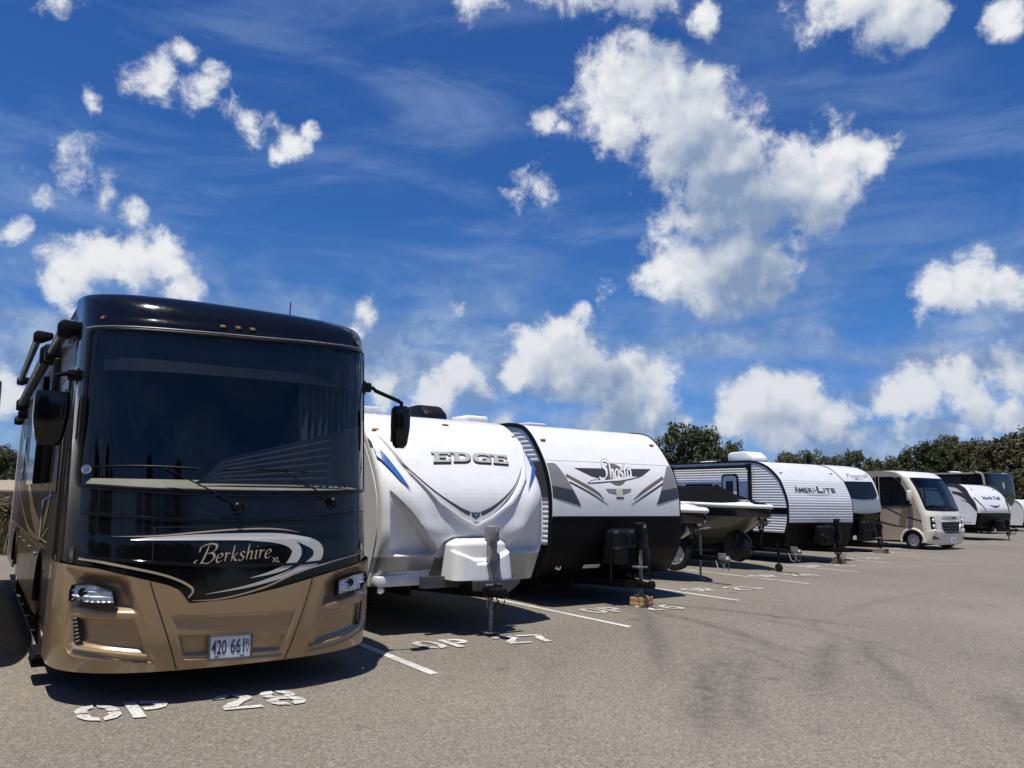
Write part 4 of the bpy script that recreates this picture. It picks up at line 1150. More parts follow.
# ------------------------------------------------------------------ towed trailers
def set_back(t, k):
    """enlarge a vehicle and move it out along the row so that its wheels meet the ground"""
    c = CAM_H - CAM_H / k
    p = t.location
    t.location = (p.x * k, p.y * k, -c * k); t.scale = (k, k, k)
    for o in t.children:
        if o.name.startswith('wheel') and not o.name.startswith('wheel_arch'): o.location.z += c
    return c
def side_profile(sk, z0, zt, off=0.0, step=.08):
    return [(sk.p(z) + sk.bd(z) + off, z) for z in sk.rows(z0, zt, step)]
def corrugated_side(bm, sk, s, z0, zt, L, pitch=.075, depth=.007, x=None, y0=None):
    x = sk.a if x is None else x
    zs = []; z = z0
    while z < zt - 1e-4:
        zs += [(z, 0), (z + pitch * .55, depth), (z + pitch * .72, depth), (z + pitch * .98, 0)]; z += pitch
    rows = []
    for z, c in zs:
        z = min(z, zt); yf = sk.p(z) + sk.bd(z) + .01 if y0 is None else y0
        rows.append([bm.verts.new((s * (x + c), yf, z)), bm.verts.new((s * (x + c), L, z))])
    for i in range(len(rows) - 1): bm.faces.new((rows[i][0], rows[i][1], rows[i + 1][1], rows[i + 1][0]))
    bmesh.ops.recalc_face_normals(bm, faces=bm.faces[:])
    for f in bm.faces:
        if f.normal.x * s < 0: f.normal_flip()
    return bm
def edge_trim(bm, sk, s, z0, zt, L, w=.045):
    P = side_profile(sk, z0, zt, 0, .06) + [(sk.p(zt) + sk.bd(zt) + .4, zt + .004), (L, zt + .004)]
    x0, x1 = s * (sk.a - .01), s * (sk.a + .02)
    rows = []
    for i, (y, z) in enumerate(P):
        a = P[max(i - 1, 0)]; b_ = P[min(i + 1, len(P) - 1)]
        t = np.array([b_[0] - a[0], b_[1] - a[1]]); t /= np.linalg.norm(t); ny, nz = -t[1], t[0]
        rows.append([bm.verts.new(q) for q in ((x0, y + ny * .022, z + nz * .022), (x1, y + ny * .022, z + nz * .022), (x1, y - ny * w, z - nz * w), (x0, y - ny * w, z - nz * w))])
    for i in range(len(rows) - 1):
        for k in range(4): bm.faces.new((rows[i][k], rows[i][(k + 1) % 4], rows[i + 1][(k + 1) % 4], rows[i + 1][k]))
    bm.faces.new(rows[0]); bm.faces.new(list(reversed(rows[-1])))
    bmesh.ops.recalc_face_normals(bm, faces=bm.faces[:])
    return bm
def trailer_base(t, sk, z0, zt, L, bodymat, frame=True, wheels=True, wy=None):
    P = side_profile(sk, z0, zt, .02)
    bm = B(); prism(bm, P + [(L, zt - .002), (L, z0)], 'x', -sk.a + .012, sk.a - .012)
    body = obj('body', bm, bodymat, t)
    bm = B()
    for s in (-.62, .62): box(bm, (s, L / 2 + .2, z0 - .10), (.06, L - .6, .18))
    for y in (1.0, 2.5, L * .55, L * .7, L - .5): box(bm, (0, y, z0 - .08), (1.9, .06, .12))
    tongue = []
    for s in (-1, 1):
        a = Vector((s * .55, 1.0, z0 - .08)); b_ = Vector((s * .04, -.45, z0 - .08)); d = b_ - a
        q = d.to_track_quat('Y', 'Z').to_matrix()
        box(bm, (a + b_) / 2, (.055, d.length, .12), 0, q)
    obj('chassis_frame', bm, BLACKSTEEL, t)
    bm = B()
    prism(bm, [(-.05, -.42), (.05, -.42), (.045, -.74), (-.045, -.74)], 'z', z0 - .12, z0 - .03, .01); lathe(bm, [(.055, z0 - .10), (.062, z0 - .06), (.05, z0 - .01), (.01, z0 + .005)], (0, -.71, 0), 'z', 16)
    box(bm, (0, -.60, z0 + .02), (.03, .16, .03), .008)
    for s in (-1, 1):
        tube(bm, [(s * .06, -.46, z0 - .12), (s * .10, -.52, z0 - .24), (s * .07, -.60, z0 - .26), (s * .05, -.68, z0 - .15)], .008, 6)
    obj('coupler', bm, BLACKSTEEL, t, True)
    if wheels:
        wy = wy or L * .6
        for s in (-1, 1):
            for dy in (-.42, .42): make_wheel(t, s * (sk.a - .16), wy + dy, .35, .21, s)
    return body
def tongue_jack(t, x, y, top, foot=0.03, m=GALV, head=True, mh=BLACKPLASTIC):
    bm = B()
    tube(bm, [(x, y, foot + .01), (x, y, .62)], .024, 14); tube(bm, [(x, y, .42), (x, y, top - .12)], .033, 14)
    box(bm, (x, y, foot + .008), (.16, .16, .016), .004); box(bm, (x, y + .02, .60), (.20, .16, .03), .006)
    for z in (.2, .26): tube(bm, [(x - .045, y, z), (x + .045, y, z)], .007, 6)
    j = obj('tongue_jack', bm, m, t, True)
    if head:
        bm = B()
        box(bm, (x, y, top - .02), (.13, .17, .20), .025); box(bm, (x, y, top - .22), (.10, .12, .26), .02); box(bm, (x + .06, y + .03, top - .42), (.13, .14, .34), .05)
        h_ = obj('motor_head', bm, mh, j, True)
        bm = B(); box(bm, (x + .01, y - .088, top + .02), (.04, .01, .05), .003); obj('switch_plate', bm, SILVER, h_)
    else:
        bm = B(); tube(bm, [(x, y, top - .1), (x, y, top), (x + .16, y - .02, top), (x + .16, y - .08, top)], .012, 8); obj('crank', bm, m, j, True)
    return j
def propane_cover(t, x0, x1, y0, y1, z0, z1, m, style=0):
    bm = B(); nx, nz = (80, 70) if style == 0 else (40, 30)
    cx, w = (x0 + x1) / 2, (x1 - x0) / 2
    rings = []
    for j in range(nz + 1):
        f = j / nz
        z = z0 + (z1 - z0) * f
        k = 1 - .10 * f - (.30 * ((f - .82) / .18) ** 2 if f > .82 else 0)
        ring = []
        for i in range(nx * 2):
            a = 2 * math.pi * i / (nx * 2)
            X = cx + math.copysign(abs(math.cos(a)) ** .35, math.cos(a)) * w * k
            Y = (y0 + y1) / 2 + math.copysign(abs(math.sin(a)) ** .45, math.sin(a)) * (y1 - y0) / 2 * (k if f < .82 else k)
            if style == 0:      # one big shell with a chevron crease
                c = (X - cx) / w; crest = .74 - .34 * (1 - abs(c) ** 1.1)
                if Y < (y0 + y1) / 2: Y += .075 * sstep(crest - .05, crest + .04, f) - .02 * (1 - f)
            else:               # two bottles under one lid
                c = (X - cx) / w
                if Y < (y0 + y1) / 2: Y += .05 * math.exp(-(c / .13) ** 2) + .022 * sstep(.48, .52, f + .05 * c * c)
                ring.append(bm.verts.new((X, Y, z + (.05 * (abs(c) - .5) if f > .85 else 0)))); continue
            ring.append(bm.verts.new((X, Y, z)))
        rings.append(ring)
    n = nx * 2
    for j in range(nz):
        for i in range(n): bm.faces.new((rings[j][i], rings[j][(i + 1) % n], rings[j + 1][(i + 1) % n], rings[j + 1][i]))
    bm.faces.new(list(reversed(rings[0]))); bm.faces.new(rings[-1])
    bmesh.ops.recalc_face_normals(bm, faces=bm.faces[:])
    c = obj('propane_cover', bm, m, t, True, angle=30)
    bm = B()
    for s in (-.55, .55): box(bm, (cx + s * w, y0 + .012, z0 + (z1 - z0) * .20), (w * .42, .012, .012), .004)
    pieces('vent_slot', bm, m, c, True)
    return c
def stabiliser(t, x, y, z):
    bm = B(); tube(bm, [(x, y, z), (x, y + .02, z - .25)], .03, 10); box(bm, (x, y + .02, z - .26), (.14, .14, .02), .004); obj('stabiliser_leg', bm, BLACKSTEEL, t, True)

def wide_slab(ch):
    E_ = [(0, 1), (1, 1), (1, .66), (.88, .66), (.84, .80), (.38, .80), (.38, .59), (.72, .59), (.72, .41), (.38, .41), (.38, .2), (.84, .2), (.88, .36), (1, .36), (1, 0), (0, 0), (0, .17), (.12, .17), (.12, .83), (0, .83)]
    D_ = ([(0, 1), (.68, 1), (.88, .92), (1, .7), (1, .3), (.88, .08), (.68, 0), (0, 0), (0, .17), (.12, .17), (.12, .83), (0, .83)], [(.38, .8), (.62, .8), (.71, .72), (.74, .62), (.74, .38), (.71, .28), (.62, .2), (.38, .2)])
    G_ = [(1, .66), (1, 1), (.9, .95), (.72, 1), (.28, 1), (.08, .9), (0, .68), (0, .32), (.08, .1), (.28, 0), (1, 0), (1, .52), (.52, .52), (.52, .36), (.74, .36), (.74, .2), (.42, .2), (.31, .26), (.27, .38), (.27, .62), (.31, .74), (.42, .8), (.72, .8), (.84, .74), (.88, .66)]
    return {'E': (E_, None), 'D': (D_[0], D_[1]), 'G': (G_, None)}[ch]

def edge_trailer():
    t = thing('travel_trailer', 'white travel trailer with moulded V front and blue corner flashes, beside the black motorhome', 'travel trailer', uv(1.53, 1.85), PSI, 'travel trailers in the row')
    sk = Skin(1.22, .22, 4, [(.5, .3), (.62, .24), (.8, .15), (1.1, .02), (1.37, 0), (1.78, .08), (2.35, .48), (2.64, .85), (2.75, 1.1), (2.80, 1.45)])
    L = 8.2; z0 = .60; zt = 2.795
    K = .085
    trailer_base(t, sk, z0, zt, L, ALUWHITE)
    Vp = [(-1.15, 2.9), (-1.173, 2.421), (-.927, 1.949), (-.591, 1.568), (-.30, 1.37), (-.055, 1.252), (.22, 1.37), (.538, 1.576), (.86, 1.923), (1.10, 2.416), (1.08, 2.9)]
    scL = [(-1.223, 1.756), (-1.08, 1.60), (-.925, 1.433), (-.72, 1.18), (-.557, 1.025), (-.57, .955), (-.62, .93), (-1.13, .947), (-1.20, 1.02), (-1.214, 1.151)]
    scR = [(1.12, 1.75), (1.0, 1.60), (.835, 1.433), (.64, 1.19), (.49, 1.02), (.50, .95), (.55, .925), (1.02, .945), (1.09, 1.02), (1.11, 1.15)]
    arch = [(-.62, .40), (-.55, 1.02), (-.49, 1.12), (-.36, 1.175), (.30, 1.175), (.43, 1.12), (.50, 1.02), (.58, .40)]
    def disp(x, z):
        d = 0.0; x -= K
        s = pdist(x, z, Vp)
        d += .038 * sstep(-.006, .012, s) - .020 * sstep(.055, .075, s)
        for p in (scL, scR):
            s = pdist(x, z, p)
            if s > -.02:
                inner = sstep(.0, .03, s)
                k = .21 * sstep(.0, .42, (1.32 - abs(x + .05))) * (1 - .6 * sstep(1.2, 1.75, z))
                d -= inner * k
        s = pdist(x, z, arch)
        d -= .055 * sstep(-.01, .04, s)
        # swell that runs down outside the V
        d += .03 * math.exp(-((abs(x + .05) - (1.0 - (1.75 - z) * .62)) / .16) ** 2) * sstep(1.0, 1.3, z) * sstep(2.3, 1.7, z)
        return d
    def mi(x, z):
        x -= K
        if x < -.56 and z < .73 + .05 * (x + 1.3): return 0
        if z < .905 or (z < .935 and abs(x + .05) > .5): return 1
        return 0
    xs = sorted(set([x for x in np.linspace(-1.16, 1.16, 220)] + [x for x in sk.cols(110) if abs(x) > 1.16]))
    zs = sk.rows(.57, zt, .0115)
    bm = B(); sheet(bm, sk, xs, zs, 0, disp, None, mi)
    # return lip
    lo = [bm.verts.new((x, sk.y(x, .57) - disp(x, .57), .57)) for x in xs]; li = [bm.verts.new((x, sk.y(x, .57) + .25, .60)) for x in xs]
    for i in range(len(xs) - 1): bm.faces.new((lo[i], lo[i + 1], li[i + 1], li[i]))
    bmesh.ops.recalc_face_normals(bm, faces=bm.faces[:])
    cap = obj('front_cap', bm, [GELWHITE, SILVER], t, True, angle=55)
    bm = B(); prism(bm, [(-1.21, .575), (-.52, .575), (-.505, .735), (-1.21, .70)], 'y', .18, .42, .02)
    obj('step_ledge', bm, GELWHITE, t, True)
    # stickers
    bm = B()
    for p in ([(-1.263, 2.301), (-1.184, 2.164), (-.955, 1.719), (-1.083, 1.848), (-1.262, 2.137)], [(1.175, 2.30), (1.10, 2.164), (.80, 1.745), (.96, 1.90), (1.19, 2.137)]):
        fill(bm, p, maxlen=.06)
    moved(bm, K); mapped(bm, sk, .042); pieces('blue_flash', bm, BLUE, cap)
    bm = B(); fill(bm, [(-1.292, 2.40), (-1.272, 2.33), (-1.27, 2.26), (-1.292, 2.28)], maxlen=.05); moved(bm, K); mapped(bm, sk, .012); obj('dark_flash', bm, DARKDECAL, cap)
    bm = B()
    ribbon(bm, [(-1.047, 2.169), (-.92, 1.974), (-.635, 1.712), (-.313, 1.521), (-.15, 1.448)], [.004, .012, .022, .040, .058], 10)
    ribbon(bm, [(.02, 1.448), (.19, 1.52), (.43, 1.67), (.66, 1.86), (.93, 2.18)], [.058, .044, .026, .012, .003], 10)
    moved(bm, K); mapped(bm, sk, .039); pieces('dark_sweep', bm, DARKGREY, cap)
    sh = [(-.145, 1.475), (.012, 1.475), (.008, 1.43), (-.018, 1.398), (-.066, 1.368), (-.116, 1.398), (-.142, 1.43)]
    bm = B(); fill(bm, sh); moved(bm, K); mapped(bm, sk, .043); em = obj('shield_emblem', bm, CHROME, cap)
    bm = B(); fill(bm, [(-.066 + (x + .066) * .78, 1.435 + (z - 1.435) * .78) for x, z in sh]); moved(bm, K); mapped(bm, sk, .046); f_ = obj('shield_field', bm, DARKDECAL, em)
    bm = B(); ribbon(bm, [(-.10, 1.455), (-.066, 1.43), (-.035, 1.455)], [.012, .012, .012], 4); ribbon(bm, [(-.066, 1.43), (-.066, 1.395)], [.012, .006], 4); moved(bm, K); mapped(bm, sk, .049); obj('shield_mark', bm, CHROME, em)
    for ch, q in (('E', [(-.544, 2.085), (-.293, 2.095), (-.235, 2.232), (-.528, 2.22)]), ('D', [(-.237, 2.104), (.015, 2.112), (.063, 2.234), (-.222, 2.234)]), ('G', [(.072, 2.112), (.34, 2.109), (.395, 2.236), (.105, 2.234)]), ('E', [(.386, 2.108), (.622, 2.10), (.655, 2.228), (.41, 2.229)])):
        o_, h_ = wide_slab(ch)
        for grow, m, off in ((.035, BLACKPLASTIC, .028), (-.012, SILVERLINE, .033)):
            bm = B(); fill(bm, o_, [h_] if h_ else None, 9)
            c = np.mean(np.array(o_), 0)
            place(bm, q, 1, 1)
            if grow > 0:
                cx = sum(p[0] for p in q) / 4; cz = sum(p[1] for p in q) / 4
                for v_ in bm.verts: v_.co.x = cx + (v_.co.x - cx) * 1.055 + .004; v_.co.z = cz + (v_.co.z - cz) * 1.14 - .006
            moved(bm, K); mapped(bm, sk, off); obj('letter', bm, m, cap)
    for x, z in ((-1.17, 2.50), (-.05, 2.64), (1.04, 2.53)): marker_light(t, sk, x + K, z)
    for s in (-1, 1):
        bm = B(); P = side_profile(sk, z0, zt, .03)
        prism(bm, P + [(L, zt - .02), (L, z0)], 'x', s * (sk.a - .01), s * (sk.a + .004))
        w = obj('side_wall', bm, ALUWHITE, t)
        bm = B(); prism(bm, [(4.6, 1.5), (5.6, 1.5), (5.6, 2.2), (4.6, 2.2)], 'x', s * (sk.a + .006), s * (sk.a + .02), .004); obj('side_window', bm, PANE, w)
    bm = B()
    for z in (.86, .98, 1.10): box(bm, (-1.23, .72, z), (.03, .05, .05), .01)
    pieces('latch', bm, CHROME, t, True)
    bm = B(); edge_trim(bm, sk, 1, z0, zt, L, .03); obj('corner_trim', bm, GELWHITE, t)
    propane_cover(t, -.42, .46, -.30, .16, .66, 1.15, GELWHITE, 0)
    bm = B(); prism(bm, [(-.72, .56), (.60, .56), (.60, .68), (-.72, .70)], 'y', -.05, .05); prism(bm, [(-.20, .54), (.30, .50), (.46, .60), (.48, .66), (-.2, .66)], 'y', -.40, -.33, .008)
    pieces('tongue_plate', bm, DARKGREY, t)
    tongue_jack(t, .06, -.36, 1.24, .03, GALV, True, GREYDECAL)
    for x in (-1.0, 1.02): stabiliser(t, x, .75, .56)
    bm = B()
    for x in (-1.0, 1.03): lathe(bm, [(.05, 0), (.045, -.03), (.02, -.035)], (x, .55, .50), 'y', 16)
    pieces('hitch_light', bm, CHROME, t, True)
    make_roof_unit(t, .46, 2.3, zt - .01, BLACKPLASTIC, s=(.40, .9, .30))
    bm = B(); box(bm, (.98, 1.75, zt + .05), (.40, .5, .12), .04); obj('roof_vent', bm, ACWHITE, t, True)
    bm = B(); box(bm, (-.92, 2.4, zt + .05), (.5, 1.8, .13), .02); obj('slide_topper', bm, GELWHITE, t, True)
edge_trailer()

def wing_trailer():
    t = thing('travel_trailer', 'white travel trailer with black lower half, winged script badge and grey corner panels', 'travel trailer', uv(5.02, 2.9), PSI, 'travel trailers in the row')
    sk = Skin(1.41, .03, 8, [(.3, .45), (.4, .38), (.65, .17), (.9, .03), (1.15, 0), (1.67, 0), (2.0, .08), (2.28, .22), (2.6, .47), (2.78, .68), (2.86, .88), (2.905, 1.2)])
    L = 8.6; z0 = .42; zt = 2.90; zc = 1.378
    trailer_base(t, sk, z0, zt, L, BLACKPANEL)
    xs = sk.cols(40)
    bm = B(); sheet(bm, sk, xs, sk.rows(zc, 2.262, .05)); sheet(bm, sk, xs, sk.rows(2.268, zt, .05))
    bmesh.ops.recalc_face_normals(bm, faces=bm.faces[:])
    up = obj('front_panel', bm, GELWHITE, t, True)
    bm = B(); sheet(bm, sk, xs, sk.rows(z0, zc - .004, .05)); low = obj('lower_front_panel', bm, BLACKPANEL, t, True)
    bm = B(); bead(bm, sk, [(x, zc) for x in np.linspace(-1.39, 1.39, 12)], .03, .012, 0, 2); obj('trim_strip', bm, BLACKPLASTIC, t, True)
    def sticker(name, polys, m, off=.004, rib=None):
        bm = B()
        for p in polys: fill(bm, p, maxlen=.1)
        for p, w in rib or []: ribbon(bm, p, w, 8)
        mapped(bm, sk, off); return pieces(name, bm, m, up)
    sticker('corner_panel', [[(-1.385, 2.215), (-1.26, 2.22), (-1.204, 2.203), (-1.119, 2.071), (-.832, 1.549), (-1.39, 1.68)], [(1.385, 2.25), (1.30, 2.25), (1.25, 2.20), (1.056, 1.96), (.835, 1.582), (1.39, 1.70)]], GREYDECAL, .004)
    sticker('corner_dark_panel', [[(-1.388, 1.86), (-.99, 1.80), (-.832, 1.549), (-1.39, 1.68)], [(1.388, 1.88), (.98, 1.82), (.835, 1.582), (1.39, 1.70)]], DARKDECAL, .006)  # darker vinyl along the lower part of the corner panels
    sticker('stripe', [], BROWNDECAL, .004, [([(-1.066, 2.032), (-.525, 1.788), (-.351, 1.66)], [.05, .05, .01]), ([(1.10, 2.05), (.579, 1.815), (.304, 1.662)], [.05, .05, .01])])
    sticker('dark_stripe', [], DARKDECAL, .004, [([(-1.024, 1.926), (-.605, 1.746), (-.261, 1.568)], [.028, .028, .008]), ([(1.06, 1.945), (.601, 1.742), (.245, 1.572)], [.028, .028, .008])])
    sticker('badge_wing', [[(-.862, 2.153), (-.25, 2.165), (.25, 2.175), (.878, 2.191), (.60, 2.06), (.475, 2.027), (.109, 1.981), (-.372, 1.996), (-.541, 2.028)]], DARKDECAL, .004)
    sticker('badge_disc', [[(.0 + .22 * math.cos(a), 2.075 + .18 * math.sin(a)) for a in np.linspace(0, 2 * math.pi, 28, endpoint=False)]], BROWNDECAL, .0055)
    for grow, m, off in ((.055, DARKDECAL, .007), (0, WHITEDECAL, .009)):
        bm, w = penned('S', .27, .20, .07, 40, .30, grow * .6)
        e, w2 = penned('hasta', .30, .15, .06, 40, .30, grow * .55, .95); moved(e, .225); join(bm, e)
        for v_ in bm.verts: v_.co = Vector((v_.co.x / (.225 + w2) * .72 - .36, 0, v_.co.z * 1.05 + 1.985 + .06 * v_.co.x))
        mapped(bm, sk, off); obj('script_lettering', bm, m, up)
    sticker('underline', [], DARKDECAL, .007, [([(-.66, 1.915), (-.5, 1.945), (-.2, 1.965), (.1, 2.00), (.50, 2.045)], [.01, .055, .045, .07, .02])])
    sticker('underline', [], WHITEDECAL, .009, [([(-.64, 1.917), (-.5, 1.945), (-.2, 1.965), (.1, 2.0), (.48, 2.043)], [.002, .03, .022, .046, .006])])
    sticker('small_badge', [[(-.292, 1.83), (.286, 1.84), (.25, 1.79), (.10, 1.75), (-.1, 1.745), (-.242, 1.77)]], GREYDECAL, .004)
    sticker('badge_mark', [[(-.06, 1.70), (.06, 1.70), (.075, 1.78), (.06, 1.84), (-.06, 1.84), (-.075, 1.78)]], CREAMLINE, .0065)
    sticker('badge_mark', [[(-.09, 1.70), (.10, 1.70), (.08, 1.675), (-.07, 1.675)]], DARKDECAL, .005)
    sticker('spec_plate', [[(-.62, .565), (-.27, .565), (-.27, .625), (-.62, .625)]], PLATEWHITE, .012)
    for x, z in ((-1.253, 2.592), (1.22, 2.63)): marker_light(t, sk, x, z)
    for s in (-1, 1):
        bm = B(); edge_trim(bm, sk, s, z0, zt, L, .045); obj('corner_trim', bm, BLACKPLASTIC, t)
        bm = B(); corrugated_side(bm, sk, s, .95, zt - .02, L); w = obj('side_wall', bm, ALUWHITE, t)
        bm = B(); prism(bm, [(sk.p(z) + sk.bd(z) + .03, z) for z in (1.68, 1.9, 2.24)] + [(L, 2.24), (L, 1.68)], 'x', s * (sk.a + .013), s * (sk.a + .018)); obj('dark_band', bm, DARKGREY, w)
        bm = B(); prism(bm, [(3.2, 1.55), (4.4, 1.55), (4.4, 2.2), (3.2, 2.2)], 'x', s * (sk.a + .02), s * (sk.a + .035), .005); obj('side_window', bm, PANE, w)
    propane_cover(t, -.36, .46, -.30, .10, .65, 1.19, BLACKPLASTIC, 1)
    tongue_jack(t, .08, -.39, 1.22, .15, GALV, True, BLACKPLASTIC)
    bm = B(); tube(bm, [(-.40, -.22, .42), (-.40, -.22, .90)], .018, 8); box(bm, (.20, -.36, .62), (.16, .14, .26), .03); box(bm, (.14, -.42, .78), (.05, .05, .12), .01)
    pieces('bracket', bm, BLACKSTEEL, t, True)
    bm = B(); lathe(bm, [(.055, 0), (.05, -.03), (.03, -.028), (.028, -.01), (.002, -.01)], (-1.12, .23, .60), 'y', 20); obj('hitch_light', bm, CHROME, t, True)
    for x in (-1.05, 1.05): stabiliser(t, x, .8, .42)
    make_roof_unit(t, .1, 4.2, zt - .01, ACWHITE, s=(.75, 1.0, .28))
    bm = B(); box(bm, (-.75, 1.5, zt + .03), (.4, .4, .08), .02); box(bm, (.3, 1.9, zt + .025), (.5, .4, .06), .02); pieces('roof_vent', bm, ACWHITE, t, True)
wing_trailer()

def ribbed_trailer():
    t = thing('travel_trailer', 'light grey corrugated travel trailer with rounded front and black awning frame, behind the boats', 'travel trailer', uv(15.95, 6.47), PSI - R(2.5), 'travel trailers in the row')
    sk = Skin(1.42, .02, 8, [(.4, .25), (.5, .2), (.86, .1), (1.1, .02), (1.4, 0), (1.75, .03), (2.18, .2), (2.35, .32), (2.56, .55), (2.68, .75), (2.78, 1.05), (2.82, 1.4)])
    L = 7.6; z0 = .45; zt = 2.815; zc = 1.09
    trailer_base(t, sk, z0, zt, L, BLACKPANEL)
    xs = sk.cols(24); zs = []; z = zc
    prof = []
    while z < 2.62:
        pitch = .074 / math.sqrt(1 + ((sk.p(z + .02) - sk.p(z)) / .02) ** 2)
        for f, c in ((0, 0), (.5, .006), (.7, .008), (.97, 0)): zs.append(z + pitch * f); prof.append(c)
        z += pitch
    for q in sk.rows(z, zt, .06): zs.append(q); prof.append(0)
    bm = B(); Z = np.array(zs); C_ = np.array(prof)
    sheet(bm, sk, xs, zs, 0, lambda x, q: float(np.interp(q, Z, C_)))
    bmesh.ops.recalc_face_normals(bm, faces=bm.faces[:])
    RIB = mat('ribbed_grey_aluminium', (0.68, 0.69, 0.70), 0.36, .1, var=0.03, dirt=0.10)
    fp = obj('front_panel', bm, RIB, t, False)
    bm = B(); sheet(bm, sk, xs, sk.rows(z0, zc - .01, .06)); obj('lower_front_panel', bm, BLACKPANEL, t, True)
    bm = B(); bead(bm, sk, [(x, zc) for x in np.linspace(-1.41, 1.41, 8)], .03, .016, 0, 2); obj('trim_strip', bm, BLACKPLASTIC, t, True)
    # lettering with tall initials
    spans = [('A', -.945, -.80, .17), ('M', -.785, -.60, .13), ('E', -.575, -.44, .13), ('R', -.415, -.27, .13), ('I', -.235, -.205, .13), ('-', -.17, -.10, .13), ('L', -.07, .17, .17), ('I', .20, .235, .13), ('T', .27, .47, .13), ('E', .50, .66, .13)]
    for ch, x0, x1, hh in spans:
        tb, w = textbm(ch, .18, bold=.003)
        zmin = min(v_.co.z for v_ in tb.verts); zmax = max(v_.co.z for v_ in tb.verts)
        if ch == '-': z0_, z1_ = 1.985, 2.01
        else: z0_, z1_ = 1.935, 1.935 + hh
        for v_ in tb.verts:
            f = v_.co.x / w; g = (v_.co.z - zmin) / (zmax - zmin)
            x = x0 + (x1 - x0) * f
            v_.co = Vector((x * 1.12 + .03 + .02 * g, 0, z0_ + (z1_ - z0_) * g + .01 * x))
        fill_ = tb
        mapped(fill_, sk, .018); obj('letter', fill_, DARKDECAL, fp)
    bm = B(); ribbon(bm, [(-.6, 1.88), (0, 1.87), (.6, 1.89)], [.006, .012, .004]); mapped(bm, sk, .018); obj('underline', bm, GREYDECAL, fp)
    for x, z in ((-1.17, 2.46), (1.14, 2.50)): marker_light(t, sk, x, z)
    for s in (-1, 1):
        bm = B(); edge_trim(bm, sk, s, z0 + .3, zt, L, .035); obj('corner_trim', bm, BLACKPLASTIC, t)
        bm = B(); corrugated_side(bm, sk, s, .82, zt - .02, L, .072, .007); w = obj('side_wall', bm, ALUWHITE, t)
        bm = B(); prism(bm, [(sk.p(1.4) + .05, 1.33), (L, 1.33), (L, 1.50), (sk.p(1.4) + .05, 1.50)], 'x', s * (sk.a + .013), s * (sk.a + .018)); obj('dark_band', bm, BLACKPANEL, w)
    X = -sk.a - .013
    bm = B(); prism(bm, [(2.75, 1.72), (3.85, 1.72), (3.85, 2.17), (2.75, 2.17)], 'x', X - .03, X - .002, .01); fr = obj('side_window', bm, BLACKPLASTIC, t)
    bm = B(); prism(bm, [(2.80, 1.77), (3.80, 1.77), (3.80, 2.12), (2.80, 2.12)], 'x', X - .034, X - .031); obj('pane', bm, PANE, fr)
    bm = B(); prism(bm, [(1.72, .72), (2.36, .72), (2.36, 2.38), (2.28, 2.46), (1.80, 2.46), (1.72, 2.38)], 'x', X - .02, X - .002, .006); d_ = obj('entry_door', bm, BLACKPLASTIC, t)
    bm = B(); prism(bm, [(1.78, .78), (2.30, .78), (2.30, 2.34), (2.22, 2.40), (1.86, 2.40), (1.78, 2.34)], 'x', X - .03, X - .021, .004); obj('door_panel', bm, ALUWHITE, d_)
    bm = B(); prism(bm, [(1.90, 1.35), (2.18, 1.35), (2.18, 2.25), (1.90, 2.25)], 'x', X - .036, X - .031, .002); obj('pane', bm, PANE, d_)
    bm = B(); box(bm, (X - .03, 2.55, 2.08), (.06, .10, .14), .02); obj('porch_light', bm, BLACKPLASTIC, t, True)
    bm = B(); lathe(bm, [(.05, 0), (.05, -.02), (.01, -.025)], (X, 1.0, .95), 'x', 16); obj('hose_inlet', bm, BLACKPLASTIC, t, True)
    bm = B(); tube(bm, [(X - .12, 1.25, 2.66), (X - .12, 4.45, 2.66)], .05, 14); aw = obj('awning', bm, BLACKPLASTIC, t, True)
    bm = B()
    for y in (1.25, 4.40): box(bm, (X - .07, y, 1.75), (.07, .10, 1.85), .012); box(bm, (X - .10, y, 2.66), (.14, .11, .16), .02)
    pieces('awning_arm', bm, BLACKPLASTIC, aw, True)
    propane_cover(t, -.35, .30, -.25, .12, .58, 1.02, BLACKPLASTIC, 1)
    tongue_jack(t, .22, -.30, 1.14, .15, BLACKSTEEL, True, BLACKPLASTIC)
    bm = B()
    for s in (-1, 1): tube(bm, [(.22 + s * .02, -.30, .18), (.22 + s * .20, -.30, .36), (.22 + s * .04, -.28, .55)], .022, 8)
    pieces('jack_leg', bm, BLACKSTEEL, t, True)
    bm = B(); box(bm, (-.25, -.30, .66), (.13, .12, .14), .02); box(bm, (.62, -.1, .72), (.14, .12, .16), .02); pieces('hitch_gear', bm, BLACKSTEEL, t, True)
    make_roof_unit(t, -.75, 1.95, zt - .02, ACWHITE, s=(.70, .95, .34))
    bm = B(); box(bm, (-.6, 3.6, zt + .04), (.4, .5, .10), .03); box(bm, (-.5, 2.95, zt + .03), (.16, .16, .07), .02); pieces('roof_vent', bm, ACWHITE, t, True)
ribbed_trailer()

